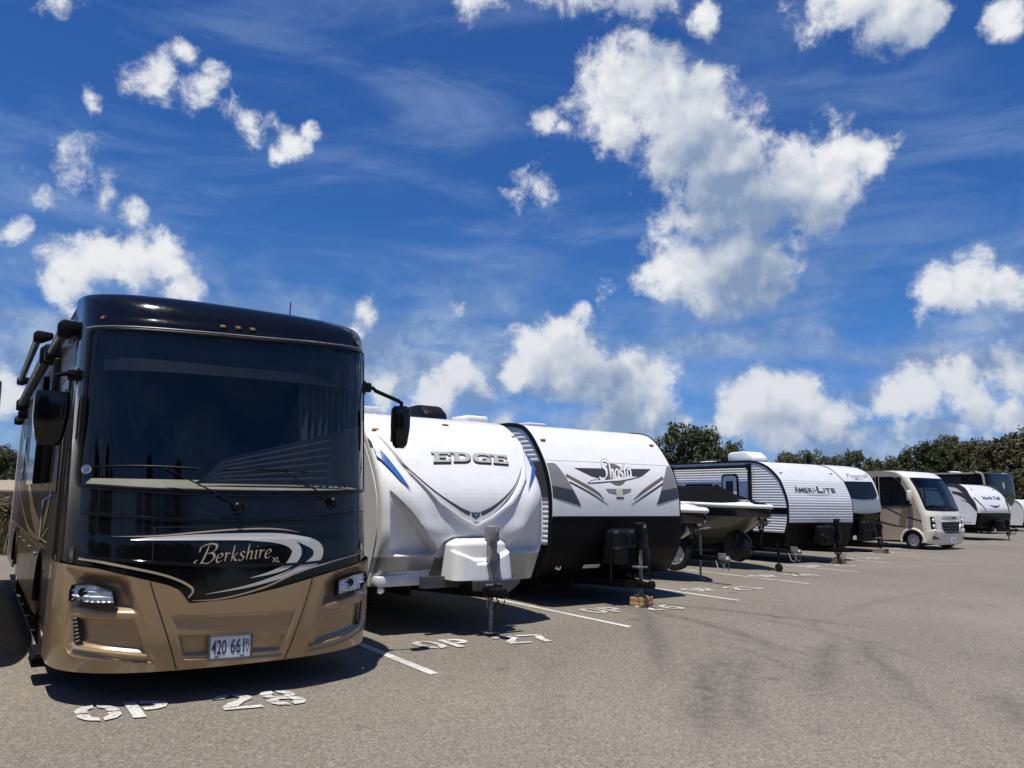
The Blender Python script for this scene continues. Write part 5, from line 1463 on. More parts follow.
def window_trailer():
    t = thing('travel_trailer', 'white and silver travel trailer with a wide black front window, beside the beige motorhome', 'travel trailer', uv(19.3, 7.2), PSI, 'travel trailers in the row')
    sk = Skin(1.12, .17, 4, [(.4, .35), (.5, .3), (1.0, .25), (1.25, .10), (1.35, .0), (1.75, .05), (2.3, .2), (2.6, .4), (2.8, .75), (2.88, 1.2)])
    L = 7.8; z0 = .45; zt = 2.875
    trailer_base(t, sk, z0, zt, L, BLACKPANEL)
    xs = sk.cols(48)
    low = lambda x: 1.33 + .10 * (abs(x) / 1.1) ** 2
    mid = lambda x: 1.72 + .09 * (abs(x) / 1.0) ** 2
    bm = B(); mgrid(bm, sk, xs, mid, lambda x: 2.875, 26); bmesh.ops.recalc_face_normals(bm, faces=bm.faces[:]); cap = obj('front_cap', bm, GELWHITE, t, True)
    bm = B(); mgrid(bm, sk, xs, low, lambda x: mid(x) - .004, 8); bmesh.ops.recalc_face_normals(bm, faces=bm.faces[:]); obj('lower_cap', bm, SILVER, t, True)
    win = [(-.80, 1.83), (-.3, 1.785), (.1, 1.775), (.60, 1.80), (.80, 1.84), (.88, 1.92), (.88, 2.0), (.84, 2.30), (.78, 2.33), (-.84, 2.31), (-.92, 2.25), (-.92, 1.9)]
    bm = B(); fill(bm, win, maxlen=.12); mapped(bm, sk, .014); w = obj('front_window', bm, PANE, t, True)
    bm = B()
    for i in range(len(win)): bead(bm, sk, [win[i], win[(i + 1) % len(win)]], .03, .02, .002, n=3)
    obj('window_frame', bm, BLACKPLASTIC, w, True)
    bm = B(); sheet(bm, sk, xs, sk.rows(z0, 1.34, .1), -.03); obj('lower_front_panel', bm, BLACKPANEL, t, True)
    tb, wd = textbm('Flagstaff', .17, space=1.08); place(tb, [(-.42, 2.455), (.86, 2.47), (.89, 2.60), (-.36, 2.585)], wd, .17 * .72); 
    mapped(tb, sk, .006); obj('lettering', tb, GREYDECAL, cap)
    bm = B(); ribbon(bm, [(-.1, 2.40), (.2, 2.40)], [.012, .012]); ribbon(bm, [(.24, 2.405), (.4, 2.405)], [.012, .012]); mapped(bm, sk, .006); pieces('small_mark', bm, GREYDECAL, cap)
    for s in (-1, 1):
        bm = B(); P = side_profile(sk, .95, zt, .02); prism(bm, P + [(L, zt - .02), (L, .95)], 'x', s * (sk.a - .01), s * (sk.a + .004)); obj('side_wall', bm, GELWHITE, t)
        bm = B(); edge_trim(bm, sk, s, 1.3, zt, L, .03); obj('corner_trim', bm, BLACKPLASTIC, t)
    propane_cover(t, -.32, .44, -.20, .20, .58, 1.12, BLACKPLASTIC, 1)
    tongue_jack(t, .15, -.36, 1.0, .15, GALV, True, BLACKPLASTIC)
    bm = B(); box(bm, (-.62, .0, .60), (.16, .02, .12), .004); obj('tag_plate', bm, PLATEWHITE, t)
    make_roof_unit(t, 0, 4.0, zt - .02, ACWHITE, s=(.75, 1.0, .2))
    set_back(t, 1.10)
window_trailer()

def trail_trailer():
    t = thing('travel_trailer', 'white travel trailer with black side swooshes, in front of the dark fifth wheel', 'travel trailer', uv(31.3, 8.6), PSI, 'travel trailers in the row')
    sk = Skin(1.42, .10, 6, [(.4, .25), (.5, .2), (.9, .08), (1.3, 0), (1.6, .02), (2.1, .3), (2.4, .7), (2.5, 1.1), (2.53, 1.5)])
    L = 7.8; z0 = .72; zt = 2.528; zc = 1.33
    trailer_base(t, sk, z0, zt, L, BLACKPANEL)
    xs = sk.cols(36)
    bm = B(); sheet(bm, sk, xs, sk.rows(zc, zt, .06)); bmesh.ops.recalc_face_normals(bm, faces=bm.faces[:]); fp = obj('front_panel', bm, GELWHITE, t, True)
    bm = B(); sheet(bm, sk, xs, sk.rows(z0, zc - .01, .06)); obj('lower_front_panel', bm, BLACKPANEL, t, True)
    tb, w = textbm('North Trail', .16, bold=.006); place(tb, [(-.72, 1.885), (.80, 1.885), (.86, 2.02), (-.66, 2.01)], w, .16 * .72); mapped(tb, sk, .006); obj('lettering', tb, DARKDECAL, fp)
    bm = B(); ribbon(bm, [(-.50, 1.665), (-.3, 1.62), (0, 1.59), (.25, 1.61), (.46, 1.66)], [.005, .05, .08, .05, .004]); mapped(bm, sk, .006); obj('front_badge', bm, DARKDECAL, fp)
    bm = B()
    ribbon(bm, [(-1.38, 1.95), (-1.2, 1.72), (-1.0, 1.52), (-.85, 1.36)], [.10, .09, .05, .01]); ribbon(bm, [(1.36, 1.9), (1.2, 1.7), (1.1, 1.4)], [.12, .16, .06]); mapped(bm, sk, .006); pieces('front_flash', bm, DARKDECAL, fp)
    for x, z in ((-.93, 2.277), (1.0, 2.29)): marker_light(t, sk, x, z)
    for s in (-1, 1):
        bm = B(); P = side_profile(sk, .86, zt, .02); prism(bm, P + [(L, zt - .02), (L, .86)], 'x', s * (sk.a - .01), s * (sk.a + .004)); w = obj('side_wall', bm, GELWHITE, t)
        bm = B()
        for p_, ws in (([(.22, 1.95), (.45, 2.25), (.8, 2.44), (1.6, 2.46), (3, 2.44)], [.05, .22, .16, .08, .02]), ([(.0, 1.40), (.14, 1.72), (.4, 1.98), (.9, 2.16), (2.2, 2.3)], [.04, .22, .20, .10, .02]), ([(.05, 1.55), (.3, 1.75), (.6, 1.86)], [.06, .04, .01])): ribbon(bm, p_, ws, 8)
        for v_ in bm.verts: v_.co = Vector((s * (sk.a + .007), v_.co.x + .12, v_.co.z))
        pieces('side_swoosh', bm, DARKDECAL, w)
        bm = B(); prism(bm, [(.35, .95), (1.25, .95), (1.25, 1.22), (.35, 1.22)], 'x', s * (sk.a + .005), s * (sk.a + .012), .003); obj('baggage_door', bm, ALUWHITE, w)
    tongue_jack(t, 0, -.4, 1.0, .03); propane_cover(t, -.1, .55, -.25, .15, .62, 1.05, BLACKPLASTIC, 1)
    bm = B(); box(bm, (-.15, -.02, .62), (.30, .02, .12), .005); obj('tag_plate', bm, PLATEWHITE, t)
    make_roof_unit(t, .3, 3.4, zt - .02, ACWHITE, s=(.7, .9, .2))
    set_back(t, 1.15)
trail_trailer()

def fifth_wheel():
    t = thing('fifth_wheel', 'tall dark fifth wheel trailer with tan edge trim and round front emblem', 'fifth wheel', uv(36.85, 10.6), PSI)
    sk = Skin(1.36, .22, 4, [(1.55, .35), (1.7, .1), (2.0, 0), (2.5, .0), (3.0, .05), (3.15, .14), (3.2, .4)])
    zt = 3.195; L = 10.5
    bm = B(); prism(bm, [(sk.p(z) + .24, z) for z in sk.rows(1.6, zt, .1)] + [(L, zt), (L, .6), (3.0, .6), (2.7, 1.6)], 'x', -1.34, 1.34); obj('body', bm, BLACKPANEL, t)
    xs = sk.cols(30)
    bm = B(); sheet(bm, sk, xs, sk.rows(1.56, zt, .08)); bmesh.ops.recalc_face_normals(bm, faces=bm.faces[:]); cap = obj('front_cap', bm, BLACKGLOSS, t, True)
    bm = B(); fill(bm, [(.0 + .15 * math.cos(a), 2.58 + .19 * math.sin(a)) for a in np.linspace(0, 2 * math.pi, 18, endpoint=False)]); mapped(bm, sk, .006); e = obj('front_emblem', bm, GREYDECAL, cap)
    bm = B(); fill(bm, [(-.08, 2.60), (0, 2.78), (.09, 2.60), (.03, 2.44), (-.03, 2.44)]); mapped(bm, sk, .009); obj('emblem_mark', bm, CREAMLINE, e)
    bm = B(); ribbon(bm, [(-.7, 2.1), (0, 1.95), (.7, 2.15)], [.02, .05, .02]); mapped(bm, sk, .006); obj('front_stripe', bm, GREYDECAL, cap)
    for s in (-1, 1):
        bm = B(); tube(bm, [(s * 1.35, y, z) for y, z in side_profile(sk, 1.6, zt, .03, .12)], .06, 8); obj('corner_trim', bm, CLASSTAN, t, True)
        bm = B(); prism(bm, [(.7, 3.12), (L, 3.12), (L, 3.2), (.7, 3.2)], 'x', s * 1.342, s * 1.36); obj('roof_edge', bm, CLASSTAN, t)
        bm = B(); prism(bm, [(1.3, 2.3), (4.0, 2.3), (4.0, 3.0), (1.3, 3.0)], 'x', s * 1.342, s * 1.35); obj('side_window', bm, PANE, t)
        bm = B(); prism(bm, [(.55, 1.62), (L, 1.62), (L, 1.75), (.55, 1.75)], 'x', s * 1.342, s * 1.35); obj('side_stripe', bm, CLASSTAN, t)
        for dy in (-.45, .45): make_wheel(t, s * .98, 7.4 + dy, .38, .22, s)
        bm = B(); box(bm, (s * .35, 1.0, .80), (.07, .07, 1.5), .005); box(bm, (s * .35, 1.0, .03), (.24, .24, .05), .01); obj('landing_leg', bm, BLACKSTEEL, t)
    bm = B(); prism(bm, [(.35, 1.6), (1.3, 1.6), (1.1, 1.2), (.45, 1.2)], 'x', -.45, .45, .02); box(bm, (0, .5, 1.38), (1.1, .5, .3), .03); obj('pin_box', bm, BLACKSTEEL, t)
    bm = B(); box(bm, (-.55, .75, 1.50), (.5, .4, .30), .08); obj('hitch_cover', bm, CLOTHDARK, t, True)
    make_roof_unit(t, -.4, 5.0, zt - .02, ACWHITE, s=(.7, .9, .16)); make_roof_unit(t, -.5, 1.9, zt - .02, ACWHITE, s=(.5, .5, .12))
    set_back(t, 1.22)
fifth_wheel()
# ------------------------------------------------------------------ the beige motorhome
def small_motorhome():
    t = thing('motorhome', 'beige and cream motorhome with white roof cap and black grille, parked far down the row', 'motorhome', uv(22.05, 6.05), PSI)
    sk = Skin(1.10, .32, 3.2, [(.38, .03), (.49, -.05), (.80, -.10), (.9, -.08), (1.28, -.05), (1.42, .0), (1.6, .06), (2.07, .24), (2.45, .46), (2.60, .62), (2.69, .8), (2.73, 1.2)])
    xs = sk.cols(60); L = 7.4; zt = 2.728
    wb = lambda x: 1.47 + .02 * x * x
    wt = lambda x: 2.47
    bm = B(); mgrid(bm, sk, xs, lambda x: .88, wb, 12); mgrid(bm, sk, xs, wt, lambda x: zt, 10)
    for s in (-1, 1):
        px = sorted([s * .99] + [x for x in xs if x * s > 1.0]); mgrid(bm, sk, px, wb, wt, 10)
    bmesh.ops.remove_doubles(bm, verts=bm.verts[:], dist=.0005); bmesh.ops.recalc_face_normals(bm, faces=bm.faces[:])
    cap = obj('front_cap', bm, CLASSCREAM, t, True)
    bm = B(); mgrid(bm, sk, xs, lambda x: .40 + .05 * (abs(x) / 1.1) ** 3, lambda x: .73 + .14 * sstep(.42, .68, abs(x - .04)), 10, off=.03); bmesh.ops.recalc_face_normals(bm, faces=bm.faces[:]); bp = obj('bumper', bm, CLASSCREAM, t, True)
    bm = B(); mgrid(bm, sk, [x for x in xs if abs(x) < 1.0], wb, wt, 10, off=-.006); bmesh.ops.recalc_face_normals(bm, faces=bm.faces[:]); ws = obj('windscreen', bm, GLASSDARK, t, True)
    bm = B()
    fr = [(x, wb(x)) for x in np.linspace(-.97, .97, 12)] + [(1.0, z) for z in np.linspace(1.52, 2.43, 8)] + [(x, 2.47) for x in np.linspace(.97, -.97, 12)] + [(-1.0, z) for z in np.linspace(2.43, 1.52, 8)]
    bead(bm, sk, fr + [fr[0]], .07, .012, .002, 2); obj('windscreen_seal', bm, BLACKPLASTIC, ws, True)
    bm = B()
    for a, b_ in ((-.75, -.05), (.0, .7)): tube(bm, [Vector((x, sk.y(x, z), z)) + sk.nrm(x, z) * .03 for x, z in ((a + .5, 1.49), (a + .3, 1.58), (a, 1.62))], .014, 6); 
    pieces('wiper', bm, BLACKPLASTIC, t, True)
    # grille, lamps, emblem
    g = [(-.55, 1.11), (.62, 1.11), (.60, .92), (.46, .76), (-.38, .76), (-.53, .92)]
    bm = B(); fill(bm, g, maxlen=.08); mapped(bm, sk, .006); gr = obj('grille', bm, BLACKPANEL, t)
    for k in range(4): 
        z = 1.07 - k * .085; bm = B(); bead(bm, sk, [(x, z) for x in np.linspace(-.52 + .02 * k, .58 - .02 * k, 8)], .026, .03, .004, 2); obj('grille_bar', bm, DARKGREY, gr, True)
    bm = B(); bead(bm, sk, g + [g[0]], .03, .02, .004, 3); obj('grille_frame', bm, CLASSCREAM, gr, True)
    bm = B(); fill(bm, [(.04 + .52 * math.cos(a), 1.235 + .045 * math.sin(a)) for a in np.linspace(0, 2 * math.pi, 24, endpoint=False)]); mapped(bm, sk, .01); em = obj('front_emblem', bm, SILVER, t)
    bm = B(); fill(bm, [(.30 + .16 * math.cos(a), 1.235 + .028 * math.sin(a)) for a in np.linspace(0, 2 * math.pi, 16, endpoint=False)]); mapped(bm, sk, .013); obj('emblem_mark', bm, DARKDECAL, em)
    for s in (-1, 1):
        p = [(s * .99, 1.27), (s * .82, 1.24), (s * .80, .78), (s * .92, .74), (s * 1.0, .85)]
        bm = B(); fill(bm, p, maxlen=.06); mapped(bm, sk, .008); hl = obj('headlight', bm, BLACKPLASTIC, t)
        bm = B()
        for z in (1.15, .97, .83):
            x = s * .89; n = sk.nrm(x, z); lathe(bm, [(.06, .01), (.055, -.02), (.02, -.03)], Vector((x, sk.y(x, z), z)) + n * .012, 'y', 16)
        pieces('lamp', bm, LAMPGLASS, hl, True)
        bm = B(); fill(bm, [(s * .98, .70), (s * .98, .57), (s * .66, .57)], maxlen=.06); mapped(bm, sk, .036); obj('fog_lamp', bm, DARKGREY, bp)
    bm = B(); y0 = sk.y(.08, .52) - .045; box(bm, (.08, y0, .52), (.32, .015, .16), .005); pl = obj('licence_plate', bm, PLATEWHITE, t)
    bm = B(); box(bm, (.10, y0 - .009, .525), (.10, .004, .07)); obj('plate_mark', bm, BLUE, pl)
    # white roof cap above the windscreen
    bm = B(); mgrid(bm, sk, [x for x in xs if abs(x) < 1.07], lambda x: 2.50, lambda x: zt, 8, off=.008)
    r0 = [bm.verts.new((x, sk.y(x, zt) - .0, zt + .008)) for x in xs]; r1 = [bm.verts.new((x, L, zt + .012)) for x in xs]
    for i in range(len(xs) - 1): bm.faces.new((r0[i], r0[i + 1], r1[i + 1], r1[i]))
    bmesh.ops.recalc_face_normals(bm, faces=bm.faces[:]); obj('roof_cap', bm, GELWHITE, t, True)
    # sides
    prof = [(sk.p(z) + .33, z) for z in sk.rows(.90, zt, .08)]
    bm = B(); prism(bm, [(2.2, .50), (L, .50), (L, zt), (2.2, zt)], 'x', -1.08, 1.08); obj('coach_body', bm, CLASSTAN, t)
    for s in (-1, 1):
        bm = B()
        arc = [(.56 + .37 * math.cos(a), .50 + .37 * math.sin(a)) for a in np.linspace(.0, math.pi, 14)]
        low = [(L, .50), (1.7, .48)] + arc + [(.19, .50)]
        winp = [(1.56, 1.58), (.55, 1.60), (.62, 1.80), (.80, 2.2), (.98, 2.42), (1.12, 2.52), (1.56, 2.52)]
        poly = [(sk.p(z) + .325, z) for z in sk.rows(.50, zt, .1)] + [(L, zt)] + low[:-1]
        loops = [[Vector((p[0], p[1], 0)) for p in poly], [Vector((p[0], p[1], 0)) for p in winp]]
        flat = [p for l in loops for p in l]
        V = [bm.verts.new((s * 1.10, p.x, p.y)) for p in flat]
        for tr in tessellate_polygon(loops): bm.faces.new([V[i] for i in tr])
        w = obj('side_wall', bm, CLASSTAN, t)
        bm = B(); prism(bm, winp, 'x', s * 1.085, s * 1.092)
        obj('cab_window', bm, GLASSDARK, t)
        bm = B(); tube(bm, [(s * 1.10, p[0], p[1]) for p in winp + [winp[0]]], .022, 6); box(bm, (s * 1.095, 1.2, 2.36), (.012, .72, .30)); box(bm, (s * 1.10, 1.25, 2.0), (.02, .03, .9)); obj('window_frame', bm, BLACKPLASTIC, t, True)
        bm = B(); ribbon(bm, [(2.2, 1.72), (1.56, 1.58), (.9, 1.30), (.25, 1.12)], [.02, .03, .05, .05]); ribbon(bm, [(2.2, 1.25), (1.55, 1.05), (1.0, .94), (.7, .93)], [.04, .05, .04, .01])
        for v_ in bm.verts: v_.co = Vector((s * 1.104, v_.co.x, v_.co.z))
        pieces('side_stripe', bm, DARKDECAL, w)
        bm = B(); prism(bm, [(.60, 1.55), (.86, 1.58), (.98, 1.1), (.92, .92), (.80, .95)], 'x', s * 1.10, s * 1.108); obj('side_brown_panel', bm, BROWNDECAL, w)  # brown vinyl panel below the cab window
        bm = B(); tube(bm, [(s * 1.115, .56 + .37 * math.cos(a), .50 + .37 * math.sin(a)) for a in np.linspace(-.1, math.pi + .1, 18)], .035, 8); obj('wheel_arch', bm, CLASSCREAM, t, True)
        bm = B(); prism(bm, [(1.62, .6), (1.70, .6), (1.70, 2.55), (1.62, 2.55)], 'x', s * 1.10, s * 1.112); prism(bm, [(1.72, .55), (4.6, .55), (4.6, 2.5), (1.72, 2.5)], 'x', s * 1.10, s * 1.35, .02); pieces('slide_out', bm, BLACKPANEL, t)
        make_wheel(t, s * .96, .56, .295, .22, s, spokes=8); make_wheel(t, s * .94, 4.8, .295, .26, s, spokes=8)
        bm = B(); tube(bm, [(s * 1.10, .55, 1.72), (s * 1.22, .50, 1.68), (s * 1.26, .48, 1.76)], .025, 8); box(bm, (s * 1.27, .50, 1.92), (.16, .14, .34), .05); m = obj('mirror', bm, CLASSCREAM, t, True)
        bm = B(); box(bm, (s * 1.27, .565, 1.92), (.12, .02, .28), .006); obj('mirror_glass', bm, CHROME, m)
    # cab interior
    bm = B(); dk = [(x, sk.y(x, 1.44) + .05) for x in np.linspace(-.98, .98, 15)] + [(1.0, 1.1), (-1.0, 1.1)]; prism(bm, dk, 'z', 1.30, 1.44); obj('dashboard', bm, GREYDECAL, t)
    bm = B()
    for sx in (-.52, .52): box(bm, (sx, 1.55, 1.15), (.5, .5, .2), .06); box(bm, (sx, 1.80, 1.6), (.48, .16, .8), .07)
    pieces('cab_seats', bm, GREYDECAL, t, True)
    bm = B(); box(bm, (0, 1.3, .85), (2.1, 1.8, .05)); box(bm, (0, 1.6, 2.69), (2.1, 1.2, .03)); obj('cab_floor', bm, CABINDARK, t)
    bm = B(); box(bm, (0, 3.6, .55), (1.6, 6.4, .26)); box(bm, (0, .62, .4), (1.7, .12, .12)); obj('chassis', bm, BLACKSTEEL, t)
    set_back(t, 1.16)
small_motorhome()

# ------------------------------------------------------------------ boats on their trailers
def boat(label, u, v_, sheer, keel, Lb, hullm, bandm, coverpts, white=WHITEDECAL):
    t = thing('motorboat', label, 'boat', uv(u, v_), PSI)
    ys = np.array([0, .12, .3, .55, .85, 1.2, 1.6, 2.1, 2.8, 3.8, 5.0, Lb])
    wv = np.interp(ys, [0, .12, .3, .55, .85, 1.2, 1.6, 2.1, 2.8, 4, Lb], [.03, .17, .36, .56, .74, .88, 1.0, 1.08, 1.14, 1.16, 1.12])
    kz = np.interp(ys, [p[0] for p in keel], [p[1] for p in keel]); sz = np.interp(ys, [0, 2, Lb], [sheer, sheer + .06, sheer - .03])
    def loft(secs, name, m, smooth=True, cap=True):
        bm = B(); rows = [[bm.verts.new(p) for p in s] for s in secs]
        for i in range(len(rows) - 1):
            for k in range(len(rows[0]) - 1): bm.faces.new((rows[i][k], rows[i][k + 1], rows[i + 1][k + 1], rows[i + 1][k]))
        if cap: bm.faces.new(rows[-1])
        bmesh.ops.recalc_face_normals(bm, faces=bm.faces[:]); return obj(name, bm, m, t, smooth, angle=30)
    band = .23
    secs = []
    for y, w, k, s in zip(ys, wv, kz, sz):
        b_ = s - band; zc = k + (b_ - k) * .45
        half = [(w * .98, b_), (w * .93, b_ - (b_ - zc) * .4), (w * .80, zc), (w * .42, k + (zc - k) * .42), (.0, k)]
        secs.append([(x, y, z) for x, z in half] + [(-x, y, z) for x, z in reversed(half[:-1])])
    hull = loft(secs, 'hull', hullm)
    secs = [[(w * 1.0, y, s), (w * 1.005, y, s - band * .5), (w * .985, y, s - band)] for y, w, s in zip(ys, wv, sz)]
    for sgn in (-1, 1): loft([[(sgn * p[0], p[1], p[2]) for p in s] for s in secs], 'hull_band', bandm, True, False)
    # rub rail and deck
    rail = [(-w * 1.02, y, s + .035) for y, w, s in zip(ys, wv, sz)]
    rail = [(-x, y, z) for x, y, z in reversed(rail)] + [(0, -.05, sheer + .035)] + rail
    bm = B(); tube(bm, catmull(rail, 4), .05, 10); obj('rub_rail', bm, white, t, True)
    secs = [[(w * f, y, s + .05 + .12 * (1 - f * f) * min(1, y / .6)) for f in (1, .8, .5, 0, -.5, -.8, -1)] for y, w, s in zip(ys, wv, sz)]
    loft(secs, 'deck', GELWHITE, True, False)
    secs = []
    cy = [p[0] for p in coverpts]; cz = [p[1] for p in coverpts]
    for y in sorted(set(list(np.linspace(cy[0], cy[-1], 22)) + cy)):
        w = float(np.interp(y, ys, wv)) * .93; s = float(np.interp(y, ys, sz)) + .055; top = float(np.interp(y, cy, cz))
        sag = .02 * math.sin(y * 9)
        secs.append([(w * f, y, s + (top - s) * (1 - abs(f) ** 1.5) + sag * (1 - abs(f))) for f in np.linspace(1, -1, 15)])
    loft(secs, 'mooring_cover', CLOTHDARK, True, True)
    bm = B(); tube(bm, [(-.07, .10, sheer - .34), (-.07, -.06, sheer - .30), (.07, -.06, sheer - .30), (.07, .10, sheer - .34)], .012, 6); obj('bow_eye', bm, CHROME, t, True)
    bm = B()
    for s in (-1, 1): tube(bm, [(s * .16, .45, sheer + .15), (s * .22, .50, sheer + .19), (s * .30, .7, sheer + .19), (s * .34, .75, sheer + .14)], .012, 6)
    pieces('deck_cleat', bm, CHROME, t, True)
    return t
K2 = [(0, 1.44), (.15, 1.38), (.55, 1.05), (1.1, .68), (2.1, .5), (6, .47)]
boat('tan hulled motorboat with white rail under a black mooring cover, nearest the ribbed trailer', 12.3, 5.46, 1.50, K2, 6.0, HULLTAN, HULLBLACK, [(.16, 1.60), (.9, 1.78), (1.65, 2.05), (3.2, 2.06), (5.7, 1.85)])
K1 = [(0, 1.38), (.15, 1.30), (.5, 1.0), (1.1, .64), (2.1, .47), (6, .45)]
boat('black hulled motorboat mostly hidden behind the white and black trailer', 8.72, 4.36, 1.42, K1, 5.8, HULLBLACK, HULLBLACK, [(.35, 1.52), (.9, 1.60), (1.8, 1.72), (3.2, 1.75), (5.5, 1.65)])

def boat_trailer(label, u, v_, front, wheel_y, beam_z, winch, spare, covered, jack, wheel_jack):
    t = thing('boat_trailer', label, 'boat trailer', uv(u, v_), PSI, 'boat trailers in the row')
    bm = B()
    for s in (-1, 1):
        a = Vector((s * .75, 2.2, beam_z)); b_ = Vector((s * .05, .45, beam_z)); d = b_ - a; q = d.to_track_quat('Y', 'Z').to_matrix()
        box(bm, (a + b_) / 2, (.06, d.length, .11), .006, q); box(bm, (s * .75, 4.0, beam_z), (.06, 3.6, .11), .006)
        tube(bm, [(s * .55, 2.0, beam_z + .02), (s * .55, 5.6, beam_z + .0)], .05, 8)
    box(bm, (0, (front + 1.2) / 2, beam_z), (.085, 1.2 - front, .10), .006)
    for y in (2.2, 3.4, 5.6): box(bm, (0, y, beam_z - .06), (1.5, .07, .07))
    fr = obj('frame', bm, BLACKSTEEL, t)
    bm = B(); prism(bm, [(-.045, front + .04), (.045, front + .04), (.04, front - .18), (-.04, front - .18)], 'z', beam_z - .03, beam_z + .07, .012); lathe(bm, [(.055, beam_z - .04), (.065, beam_z + .01), (.03, beam_z + .06)], (0, front - .16, 0), 'z', 14)
    box(bm, (.0, front - .02, beam_z + .09), (.05, .18, .05), .012)
    obj('coupler', bm, GALV, t, True)
    bm = B()
    for s in (-1, 1):
        tube(bm, [(s * .05, front + .1, beam_z - .04), (s * .12, front - .02, beam_z - .20), (s * .10, front - .10, beam_z - .22), (s * .05, front - .14, beam_z - .06)], .010, 6)
    pieces('safety_chain', bm, GALV, t, True)
    bm = B(); wy, wz = winch
    q = Matrix.Rotation(R(14), 3, 'X')
    box(bm, (0, wy - .04, (beam_z + wz) / 2), (.08, .07, wz - beam_z + .1), .008, q)
    w = obj('winch_post', bm, BLACKSTEEL, t)
    bm = B(); lathe(bm, [(.085, -.08), (.085, -.07), (.045, -.068), (.045, .06), (.085, .062), (.085, .075)], (0, wy - .14, wz + .0), 'x', 20); tube(bm, [(-.10, wy - .14, wz), (-.14, wy - .14, wz), (-.15, wy - .20, wz - .16), (-.22, wy - .20, wz - .17)], .012, 6)
    obj('winch', bm, GALV, w, True)
    bm = B(); lathe(bm, [(.03, -.09), (.055, -.07), (.03, 0), (.055, .07), (.03, .09)], (0, wy + .10, wz + .10), 'x', 16); box(bm, (0, wy, wz + .06), (.06, .18, .05), .01); obj('bow_stop', bm, RUBBER, w, True)
    sx, sy, sz, sr = spare
    if covered:
        bm = B(); lathe(bm, [(.02, -.135), (sr * .72, -.135), (sr * .93, -.12), (sr * 1.0, -.07), (sr * 1.01, .05), (sr * .96, .11), (sr * .7, .12), (.02, .12)], (0, 0, 0), 'x', 40)
        for v2 in bm.verts:
            v2.co += Vector((.012 * math.sin(v2.co.y * 23 + v2.co.z * 11), .008 * math.sin(v2.co.z * 31), .008 * math.sin(v2.co.y * 27)))
            v2.co += Vector((sx, sy, sz))
        obj('covered_spare_tyre', bm, VINYLCOVER, t, True)
    else:
        w = make_wheel(t, sx, sy, sr, .22, -1, 'spare_wheel', 5); w.matrix_local = Matrix.Translation((sx, sy, sz)) @ Matrix.Rotation(R(28), 4, 'Z') @ Matrix.Translation((-sx, -sy, -sr))
    bm = B(); box(bm, (sx / 2, sy, beam_z + .02), (abs(sx) + .06, .06, .06)); obj('spare_bracket', bm, BLACKSTEEL, t)
    jx, jy, jt = jack
    bm = B(); tube(bm, [(jx, jy, .14 if wheel_jack else .05), (jx, jy, .5)], .024, 10); tube(bm, [(jx, jy, .40), (jx, jy, jt)], .034, 12)
    if not wheel_jack: box(bm, (jx, jy, .035), (.15, .15, .03), .006)
    tube(bm, [(jx, jy, jt), (jx, jy, jt + .03), (jx - .13, jy, jt + .03), (jx - .13, jy, jt + .10)], .012, 6)
    j = obj('tongue_jack', bm, GALV if not wheel_jack else BLACKSTEEL, t, True)
    if wheel_jack:
        bm = B(); lathe(bm, [(.02, -.035), (.085, -.035), (.10, -.02), (.10, .02), (.085, .035), (.02, .035)], (jx, jy, .10), 'x', 22); obj('jockey_wheel', bm, RUBBER, j, True)
    for s in (-1, 1):
        make_wheel(t, s * .98, wheel_y, .33, .20, s, spokes=5)
        bm = B(); P = [(wheel_y + .46 * math.cos(a), .36 + .40 * math.sin(a)) for a in np.linspace(0.1, math.pi - .1, 14)]
        rows = [[bm.verts.new((s * .84, y, z)), bm.verts.new((s * 1.12, y, z))] for y, z in P]
        for i in range(len(rows) - 1): bm.faces.new((rows[i][0], rows[i][1], rows[i + 1][1], rows[i + 1][0]))
        bmesh.ops.solidify(bm, geom=bm.faces[:], thickness=.02)
        obj('mudguard', bm, BLACKPLASTIC, t, True)
    bm = B(); box(bm, (-.30, 1.3, beam_z + .02), (.02, .06, .05), .008); obj('side_marker', bm, AMBER, t)
boat_trailer('black boat trailer with covered spare tyre and jockey wheel, under the tan motorboat', 12.3, 5.46, -.62, 4.3, .50, (.34, 1.16), (-.24, .80, .55, .37), True, (.0, -.20, .62), True)
boat_trailer('black boat trailer with bare spare wheel and straight jack post, under the black motorboat', 8.78, 4.36, -.35, 4.2, .50, (.48, 1.06), (-.30, .62, .55, .34), False, (.14, .33, .95), False)

# ------------------------------------------------------------------ blocks under the jacks and odds and ends
def block(label, u, v_, s, m, rz=0.0):
    bm = B()
    box(bm, (0, 0, s[2] / 4), (s[0], s[1], s[2] / 2 - .004), .006); box(bm, (.01, .006, s[2] * .75), (s[0] * .97, s[1], s[2] / 2 - .002), .006)
    o = obj('wooden_block', bm, m, None, True); o.location = uv(u, v_); o.rotation_euler = (0, 0, PSI + rz)
    tag(o, label, 'wooden block', 'wooden blocks under the trailer jacks')
block('fresh tan wooden block under the jack of the winged badge trailer', 5.10, 2.50, (.32, .24, .145), WOODBLOCK, .25)
block('brown wooden block under the jack of the ribbed grey trailer', 16.17, 6.15, (.36, .26, .145), OLDWOOD, .2)
block('brown wooden block under the jack of the black window trailer', 21.55, 8.05, (.50, .34, .145), OLDWOOD, .15)

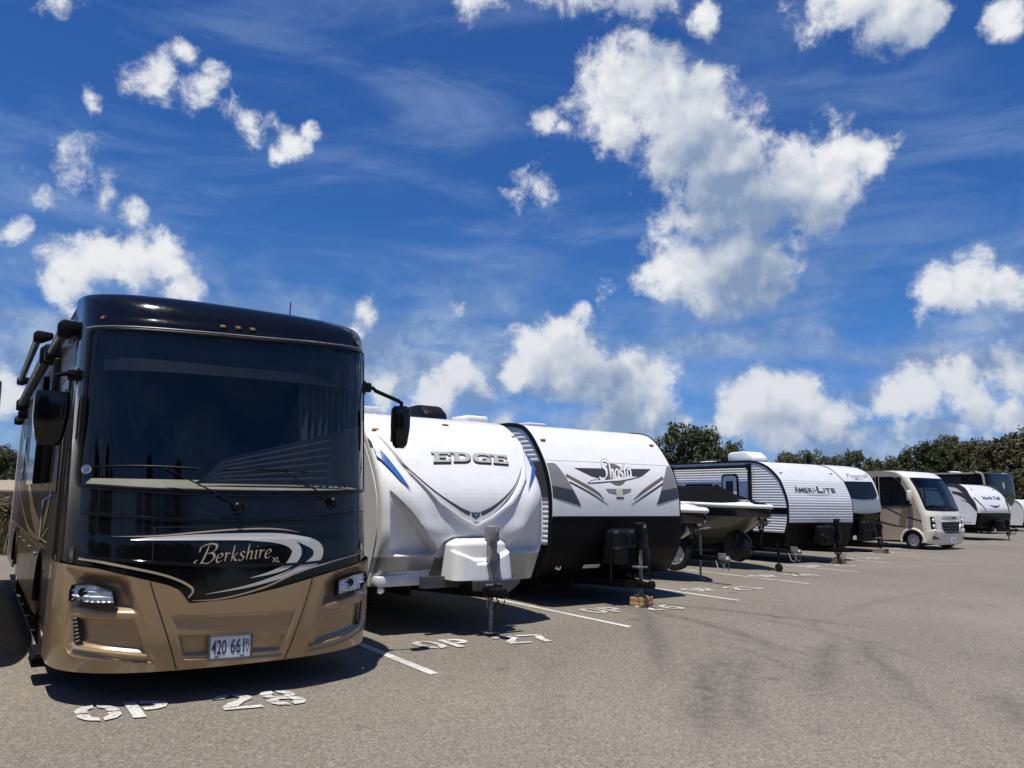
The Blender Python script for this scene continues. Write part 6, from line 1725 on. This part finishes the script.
def neighbour_trailer():
    """parked in the next stall to the left: only its shadow and reflections reach the picture"""
    t = thing('travel_trailer', 'plain white travel trailer left of the black motorhome, seen by its shadow', 'travel trailer', uv(-4.9, 2.2), PSI, 'travel trailers in the row')
    sk = Skin(1.27, .03, 8, [(.5, .3), (.9, .05), (1.2, 0), (1.7, .02), (2.2, .3), (2.6, .8), (2.8, 1.2), (2.9, 1.8)])
    trailer_base(t, sk, .5, 2.895, 8.4, ALUWHITE)
    bm = B(); sheet(bm, sk, sk.cols(30), sk.rows(.5, 2.895, .08)); bmesh.ops.recalc_face_normals(bm, faces=bm.faces[:]); obj('front_panel', bm, GELWHITE, t, True)
    for s in (-1, 1):
        bm = B(); corrugated_side(bm, sk, s, .8, 2.88, 8.4); w = obj('side_wall', bm, ALUWHITE, t)
        bm = B(); edge_trim(bm, sk, s, .5, 2.895, 8.4); obj('corner_trim', bm, BLACKPLASTIC, t)
        bm = B(); prism(bm, [(3.5, 1.5), (5, 1.5), (5, 2.2), (3.5, 2.2)], 'x', s * 1.283, s * 1.297, .004); obj('side_window', bm, PANE, w)
    tongue_jack(t, 0, -.4, 1.1); propane_cover(t, -.4, .4, -.28, .1, .6, 1.1, GELWHITE, 0)
    make_roof_unit(t, 0, 4, 2.885, ACWHITE)
neighbour_trailer()

def far_trailer():
    t = thing('cargo_trailer', 'small white trailer with a black chassis at the far right end of the row', 'trailer', uv(43.7, 12.1), PSI)
    sk = Skin(1.1, .08, 6, [(.55, .1), (.9, 0), (1.4, 0), (1.75, .12), (1.95, .4), (2.0, .9)])
    bm = B(); prism(bm, side_profile(sk, .6, 1.98, .02) + [(5.5, 1.98), (5.5, .6)], 'x', -1.08, 1.08); obj('body', bm, GELWHITE, t)
    bm = B(); sheet(bm, sk, sk.cols(30), sk.rows(1.0, 1.98, .08)); bmesh.ops.recalc_face_normals(bm, faces=bm.faces[:]); obj('front_panel', bm, GELWHITE, t, True)
    bm = B(); sheet(bm, sk, sk.cols(20), sk.rows(.56, .995, .1), .004); obj('stone_guard', bm, BLACKPANEL, t, True)
    bm = B()
    for s in (-1, 1):
        a = Vector((s * .6, .8, .5)); b_ = Vector((0, -1.2, .5)); d = b_ - a; box(bm, (a + b_) / 2, (.06, d.length, .1), 0, d.to_track_quat('Y', 'Z').to_matrix())
    box(bm, (0, 3, .52), (1.8, 4.8, .12)); obj('chassis_frame', bm, BLACKSTEEL, t)
    tongue_jack(t, 0, -.8, .95, .03, BLACKSTEEL, False)
    for s in (-1, 1): make_wheel(t, s * .95, 3.2, .34, .2, s)
    set_back(t, 1.2)
far_trailer()

# ------------------------------------------------------------------ trees and the edge of the lot
def leaf_mat(name, c1, c2):
    m = bpy.data.materials.new(name); m.use_nodes = True
    nt = m.node_tree; N, L = nt.nodes, nt.links; b = N['Principled BSDF']; b.inputs['Roughness'].default_value = .7; b.inputs['Specular IOR Level'].default_value = .25
    ge = N.new('ShaderNodeNewGeometry'); mx = N.new('ShaderNodeMix'); mx.data_type = 'RGBA'
    mx.inputs[6].default_value = (*c1, 1); mx.inputs[7].default_value = (*c2, 1)
    L.new(ge.outputs['Random Per Island'], mx.inputs[0]); L.new(mx.outputs[2], b.inputs['Base Color'])
    return m
LEAF_G = leaf_mat('foliage_dark_green', (.050, .058, .026), (.110, .118, .052))
LEAF_O = leaf_mat('foliage_olive', (.072, .066, .030), (.140, .120, .055))
LEAF_C = leaf_mat('foliage_conifer', (.014, .024, .012), (.030, .045, .020))
LEAF_H = leaf_mat('foliage_dry_weeds', (.055, .045, .018), (.14, .11, .05))
BARK = mat('bark', (.085, .065, .048), .9, var=.3, vscale=8, bump=.5, bscale=20)
CROWNS = {}
def crown_mesh(kind, seed, m):
    rg = np.random.default_rng(seed)
    verts, faces = [], []
    def leaf(p, s):
        d = rg.normal(size=3); d /= np.linalg.norm(d); e = np.cross(d, rg.normal(size=3)); e /= np.linalg.norm(e); f = np.cross(d, e)
        i = len(verts)
        a, b_ = e * s, f * s * .55
        verts.extend([p - a, p + b_ * .9, p + a, p - b_]); faces.append((i, i + 1, i + 2, i + 3))
    if kind == 'round':
        lobes = []
        for k in range(38):
            th = rg.uniform(0, 2 * math.pi); f = rg.uniform(0, 1); rr = (.34 + .14 * math.sin(f * math.pi)) * (1 - .45 * f ** 2)
            r = rg.uniform(.10, .19)
            lobes.append((np.array([rr * math.cos(th) * rg.uniform(.3, 1.05), rr * math.sin(th) * rg.uniform(.3, 1.05), .22 + f * .66]), r))
        for c, r in lobes:
            for sub in range(11):
                d = rg.normal(size=3); d /= np.linalg.norm(d); d[2] *= .8
                cc = c + d * r * rg.uniform(.55, 1.05); sr = r * rg.uniform(.25, .42)
                for q in range(44):
                    d2 = rg.normal(size=3); d2 /= np.linalg.norm(d2); leaf(cc + d2 * sr * rg.uniform(.1, 1.0) ** .5, rg.uniform(.010, .020))
    elif kind == 'conifer':
        for k in range(46):
            f = (k + rg.uniform(0, 1)) / 46; z = .05 + .93 * f; R_ = .17 * (1 - f) ** .8 * rg.uniform(.75, 1.15) + .012
            for a in rg.uniform(0, 2 * math.pi, 11):
                for q in range(9):
                    s = rg.uniform(.15, 1)
                    leaf(np.array([R_ * s * math.cos(a), R_ * s * math.sin(a), z - .05 * s]) + rg.normal(size=3) * .012, rg.uniform(.012, .022))
    else:  # hedge clump
        for k in range(34):
            c = np.array([rg.uniform(-.5, .5), rg.uniform(-.2, .2), rg.uniform(.1, .75)]) ; hh = rg.uniform(.6, 1.0); c[2] *= hh
            for q in range(55): leaf(c + rg.normal(size=3) * np.array([.08, .06, .09]), rg.uniform(.02, .05))
    me = bpy.data.meshes.new('crown'); me.from_pydata([tuple(v_) for v_ in verts], [], faces); me.materials.append(m)
    return me
def trunk_mesh(kind, seed):
    rg = np.random.default_rng(seed); bm = B()
    if kind == 'conifer': tube(bm, [(0, 0, -.01), (0, 0, .5), (0, 0, .95)], [.022, .014, .003], 8)
    else:
        tube(bm, [(0, 0, -.01), (.01, 0, .12), (0, .01, .30), (.02, 0, .55), (.0, .0, .8)], [.034, .026, .021, .012, .004], 10)
        for k in range(9):
            a = rg.uniform(0, 6.28); z = rg.uniform(.16, .5); r = rg.uniform(.2, .36)
            tube(bm, [(0, 0, z), (r * .5 * math.cos(a), r * .5 * math.sin(a), z + .12), (r * math.cos(a), r * math.sin(a), z + .26)], [.012, .008, .002], 6)
    me = bpy.data.meshes.new('trunk'); bm.to_mesh(me); bm.free(); me.materials.append(BARK); me.polygons.foreach_set('use_smooth', [True] * len(me.polygons))
    return me
def tree(kind, seed, m, loc, hgt, wid, rz, label, group, name='deciduous_tree'):
    key = (kind, seed % 4, m.name)
    if key not in CROWNS: CROWNS[key] = (crown_mesh(kind, 100 + seed % 4, m), trunk_mesh(kind, 200 + seed % 4))
    t = thing(name, label, 'tree', loc, rz, group)
    t.scale = (wid, wid, hgt)
    for nm, me in zip(('crown', 'trunk'), CROWNS[key]):
        o = bpy.data.objects.new(nm, me); COL.objects.link(o); o.parent = t
    return t
def at(px, py_top, Y):
    """ground point under a picture column at depth Y, and the height that reaches py_top"""
    d = px_dir(px, 500); k = Y / d.y; X = d.x * k
    d2 = px_dir(px, py_top); return Vector((X, Y, 0)), CAM_H + d2.z / d2.y * Y
TREES = [  # column, top, depth, width, olive?, label
 (692, 428, 58, 6.6, 0, 'dense dark green tree just right of the winged badge trailer'),
 (727, 444, 60, 4.2, 0, 'narrow dark green tree beside the rounded roof unit of the ribbed trailer'),
 (668, 452, 63, 5.0, 0, 'low dark green tree partly hidden by the roof of the winged badge trailer'),
 (768, 462, 78, 4.6, 1, 'small olive tree showing just above the front of the ribbed trailer'),
 (790, 455, 80, 4.6, 1, 'olive tree with a pointed top above the lettering of the ribbed trailer'),
 (812, 452, 84, 4.8, 0, 'dark tree with ragged top above the right end of the ribbed trailer'),
 (832, 456, 82, 4.8, 1, 'olive tree above the roof of the black window trailer'),
 (852, 450, 80, 5.0, 0, 'dark tree at the right end of the middle tree line'),
 (870, 466, 95, 5.0, 1, 'faint olive tree in the dip between the two tree lines'),
 (887, 462, 92, 6.0, 0, 'low dark tree above the roof of the beige motorhome'),
 (908, 454, 88, 6.4, 0, 'dark tree that starts the rise of the right hand wood'),
 (925, 445, 86, 6.4, 0, 'rounded dark tree above the windscreen of the beige motorhome'),
 (943, 441, 84, 6.6, 0, 'broad dark green tree above the fifth wheel roof'),
 (966, 438, 84, 7.2, 1, 'tall olive tree above the fifth wheel front corner'),
 (988, 451, 88, 5.4, 1, 'brownish tree in the gap behind the fifth wheel emblem'),
 (1004, 437, 80, 8.0, 1, 'big brown olive tree near the right edge of the picture'),
 (1030, 433, 78, 9.0, 1, 'largest olive tree cut by the right edge of the picture'),
 (952, 462, 100, 7.0, 1, 'dull olive tree far back behind the fifth wheel'),
 (1015, 470, 72, 6.0, 0, 'low dark bush like tree behind the far right trailer'),
 (1060, 440, 84, 8.0, 0, 'dark tree just beyond the right edge of the picture'),
 (2, 450, 62, 4.4, 0, 'dark tree at the left edge of the picture above the low building'),
 (-22, 446, 64, 6.0, 0, 'dark tree just beyond the left edge of the picture'),
]
for i, (px, py, Y, w, ol, lab) in enumerate(TREES):
    p, hh = at(px, py, Y)
    tree('round', i, LEAF_O if ol else LEAF_G, p, hh * 1.04, w * 1.12, i * 1.3, lab, 'trees along the edge of the lot')
# conifers behind the photographer, mirrored in the dark windscreen
k = 0
for cx, cy, hh in ((-26, -24, 12.5), (1.5, -31, 16.5), (13.5, -28, 17.5)):
    for dx, dy, f in ((-4.6, .6, .72), (0, 0, .86), (4.4, -.5, .78)):
        tree('conifer', k, LEAF_C, (cx + dx, cy + dy, 0), hh * f, 34, k * 2.1, 'tall dark conifer behind the photographer, mirrored in the dark windscreen', 'conifers behind the photographer', 'conifer_tree'); k += 1
for i, (x, y, hh, w) in enumerate([(-12, -32, 9, 13), (7, -35, 9, 13), (24, -26, 9, 13), (-36, -18, 10, 12), (32, -16, 10, 12), (-6, -36, 9, 13), (19, -31, 9, 12)]):  # unseen leafy trees, added to darken what the black paint reflects
    tree('round', i, LEAF_G, (x, y, 0), hh, w, i * 2.1, 'round leafy tree behind the photographer, added to darken reflections in the black paint', 'leafy trees added behind the photographer')
# weeds and the low building at the far left
def low_building():
    t = thing('low_building', 'low tan building with a pale roof at the left edge behind the weeds', 'building', (-41, 52, 0), R(8)); t.scale = (1, 1, .72)
    bm = B(); box(bm, (0, 0, 1.1), (22, 8, 2.2)); obj('wall', bm, mat('tan_block_wall', (.36, .29, .21), .85, var=.12, bump=.3, bscale=6), t)
    bm = B(); prism(bm, [(-4.4, 2.2), (4.4, 2.2), (4.4, 2.35), (0, 3.3), (-4.4, 2.35)], 'x', -11.3, 11.3); obj('roof', bm, mat('tan_shingle_roof', (.30, .235, .165), .9, var=.15, vscale=5, bump=.4, bscale=12), t)
    bm = B()
    for x in (-6, 0, 5): box(bm, (x, -4.02, 1.2), (1.4, .06, .9))
    pieces('window', bm, PANE, t)
low_building()
HEDGE = crown_mesh('hedge', 5, LEAF_H)
def weeds():
    bm = B()
    rg = np.random.default_rng(3)
    verts, faces = [], []
    for k in range(5000):
        x = rg.uniform(-34, -13); y = 26 + (x + 24) * -.35 + rg.uniform(-2, 3); h = rg.uniform(.3, 1.0) * (.6 + .4 * math.sin(x * 1.3) ** 2)
        for q in range(3):
            d = rg.uniform(-.25, .25, 2); i = len(verts); w = rg.uniform(.015, .04)
            verts += [(x - w, y, 0), (x + w, y, 0), (x + d[0] + w * .4, y + d[1], h), (x + d[0] - w * .4, y + d[1], h)]; faces.append((i, i + 1, i + 2, i + 3))
    me = bpy.data.meshes.new('weeds'); me.from_pydata(verts, [], faces); me.materials.append(LEAF_H)
    o = bpy.data.objects.new('weeds', me); COL.objects.link(o); o['kind'] = 'stuff'; o['label'] = 'brown green bank of tall weeds beyond the lot at the left edge'
weeds()
for i in range(9):
    o = bpy.data.objects.new('shrub', HEDGE); COL.objects.link(o)
    p, _ = at(-40 + i * 9, 505, 33 - i * .3)
    o.location = p; o.scale = (5.0, 3.5, 1.45 + .2 * math.sin(i * 2.3)); o.rotation_euler = (0, 0, i * .8)
    tag(o, ['lone', 'second', 'third', 'fourth', 'fifth', 'sixth', 'seventh', 'eighth', 'rightmost'][i] + ' brown green shrub from the left in the bank beside the lot', 'shrub', 'shrubs beside the lot')
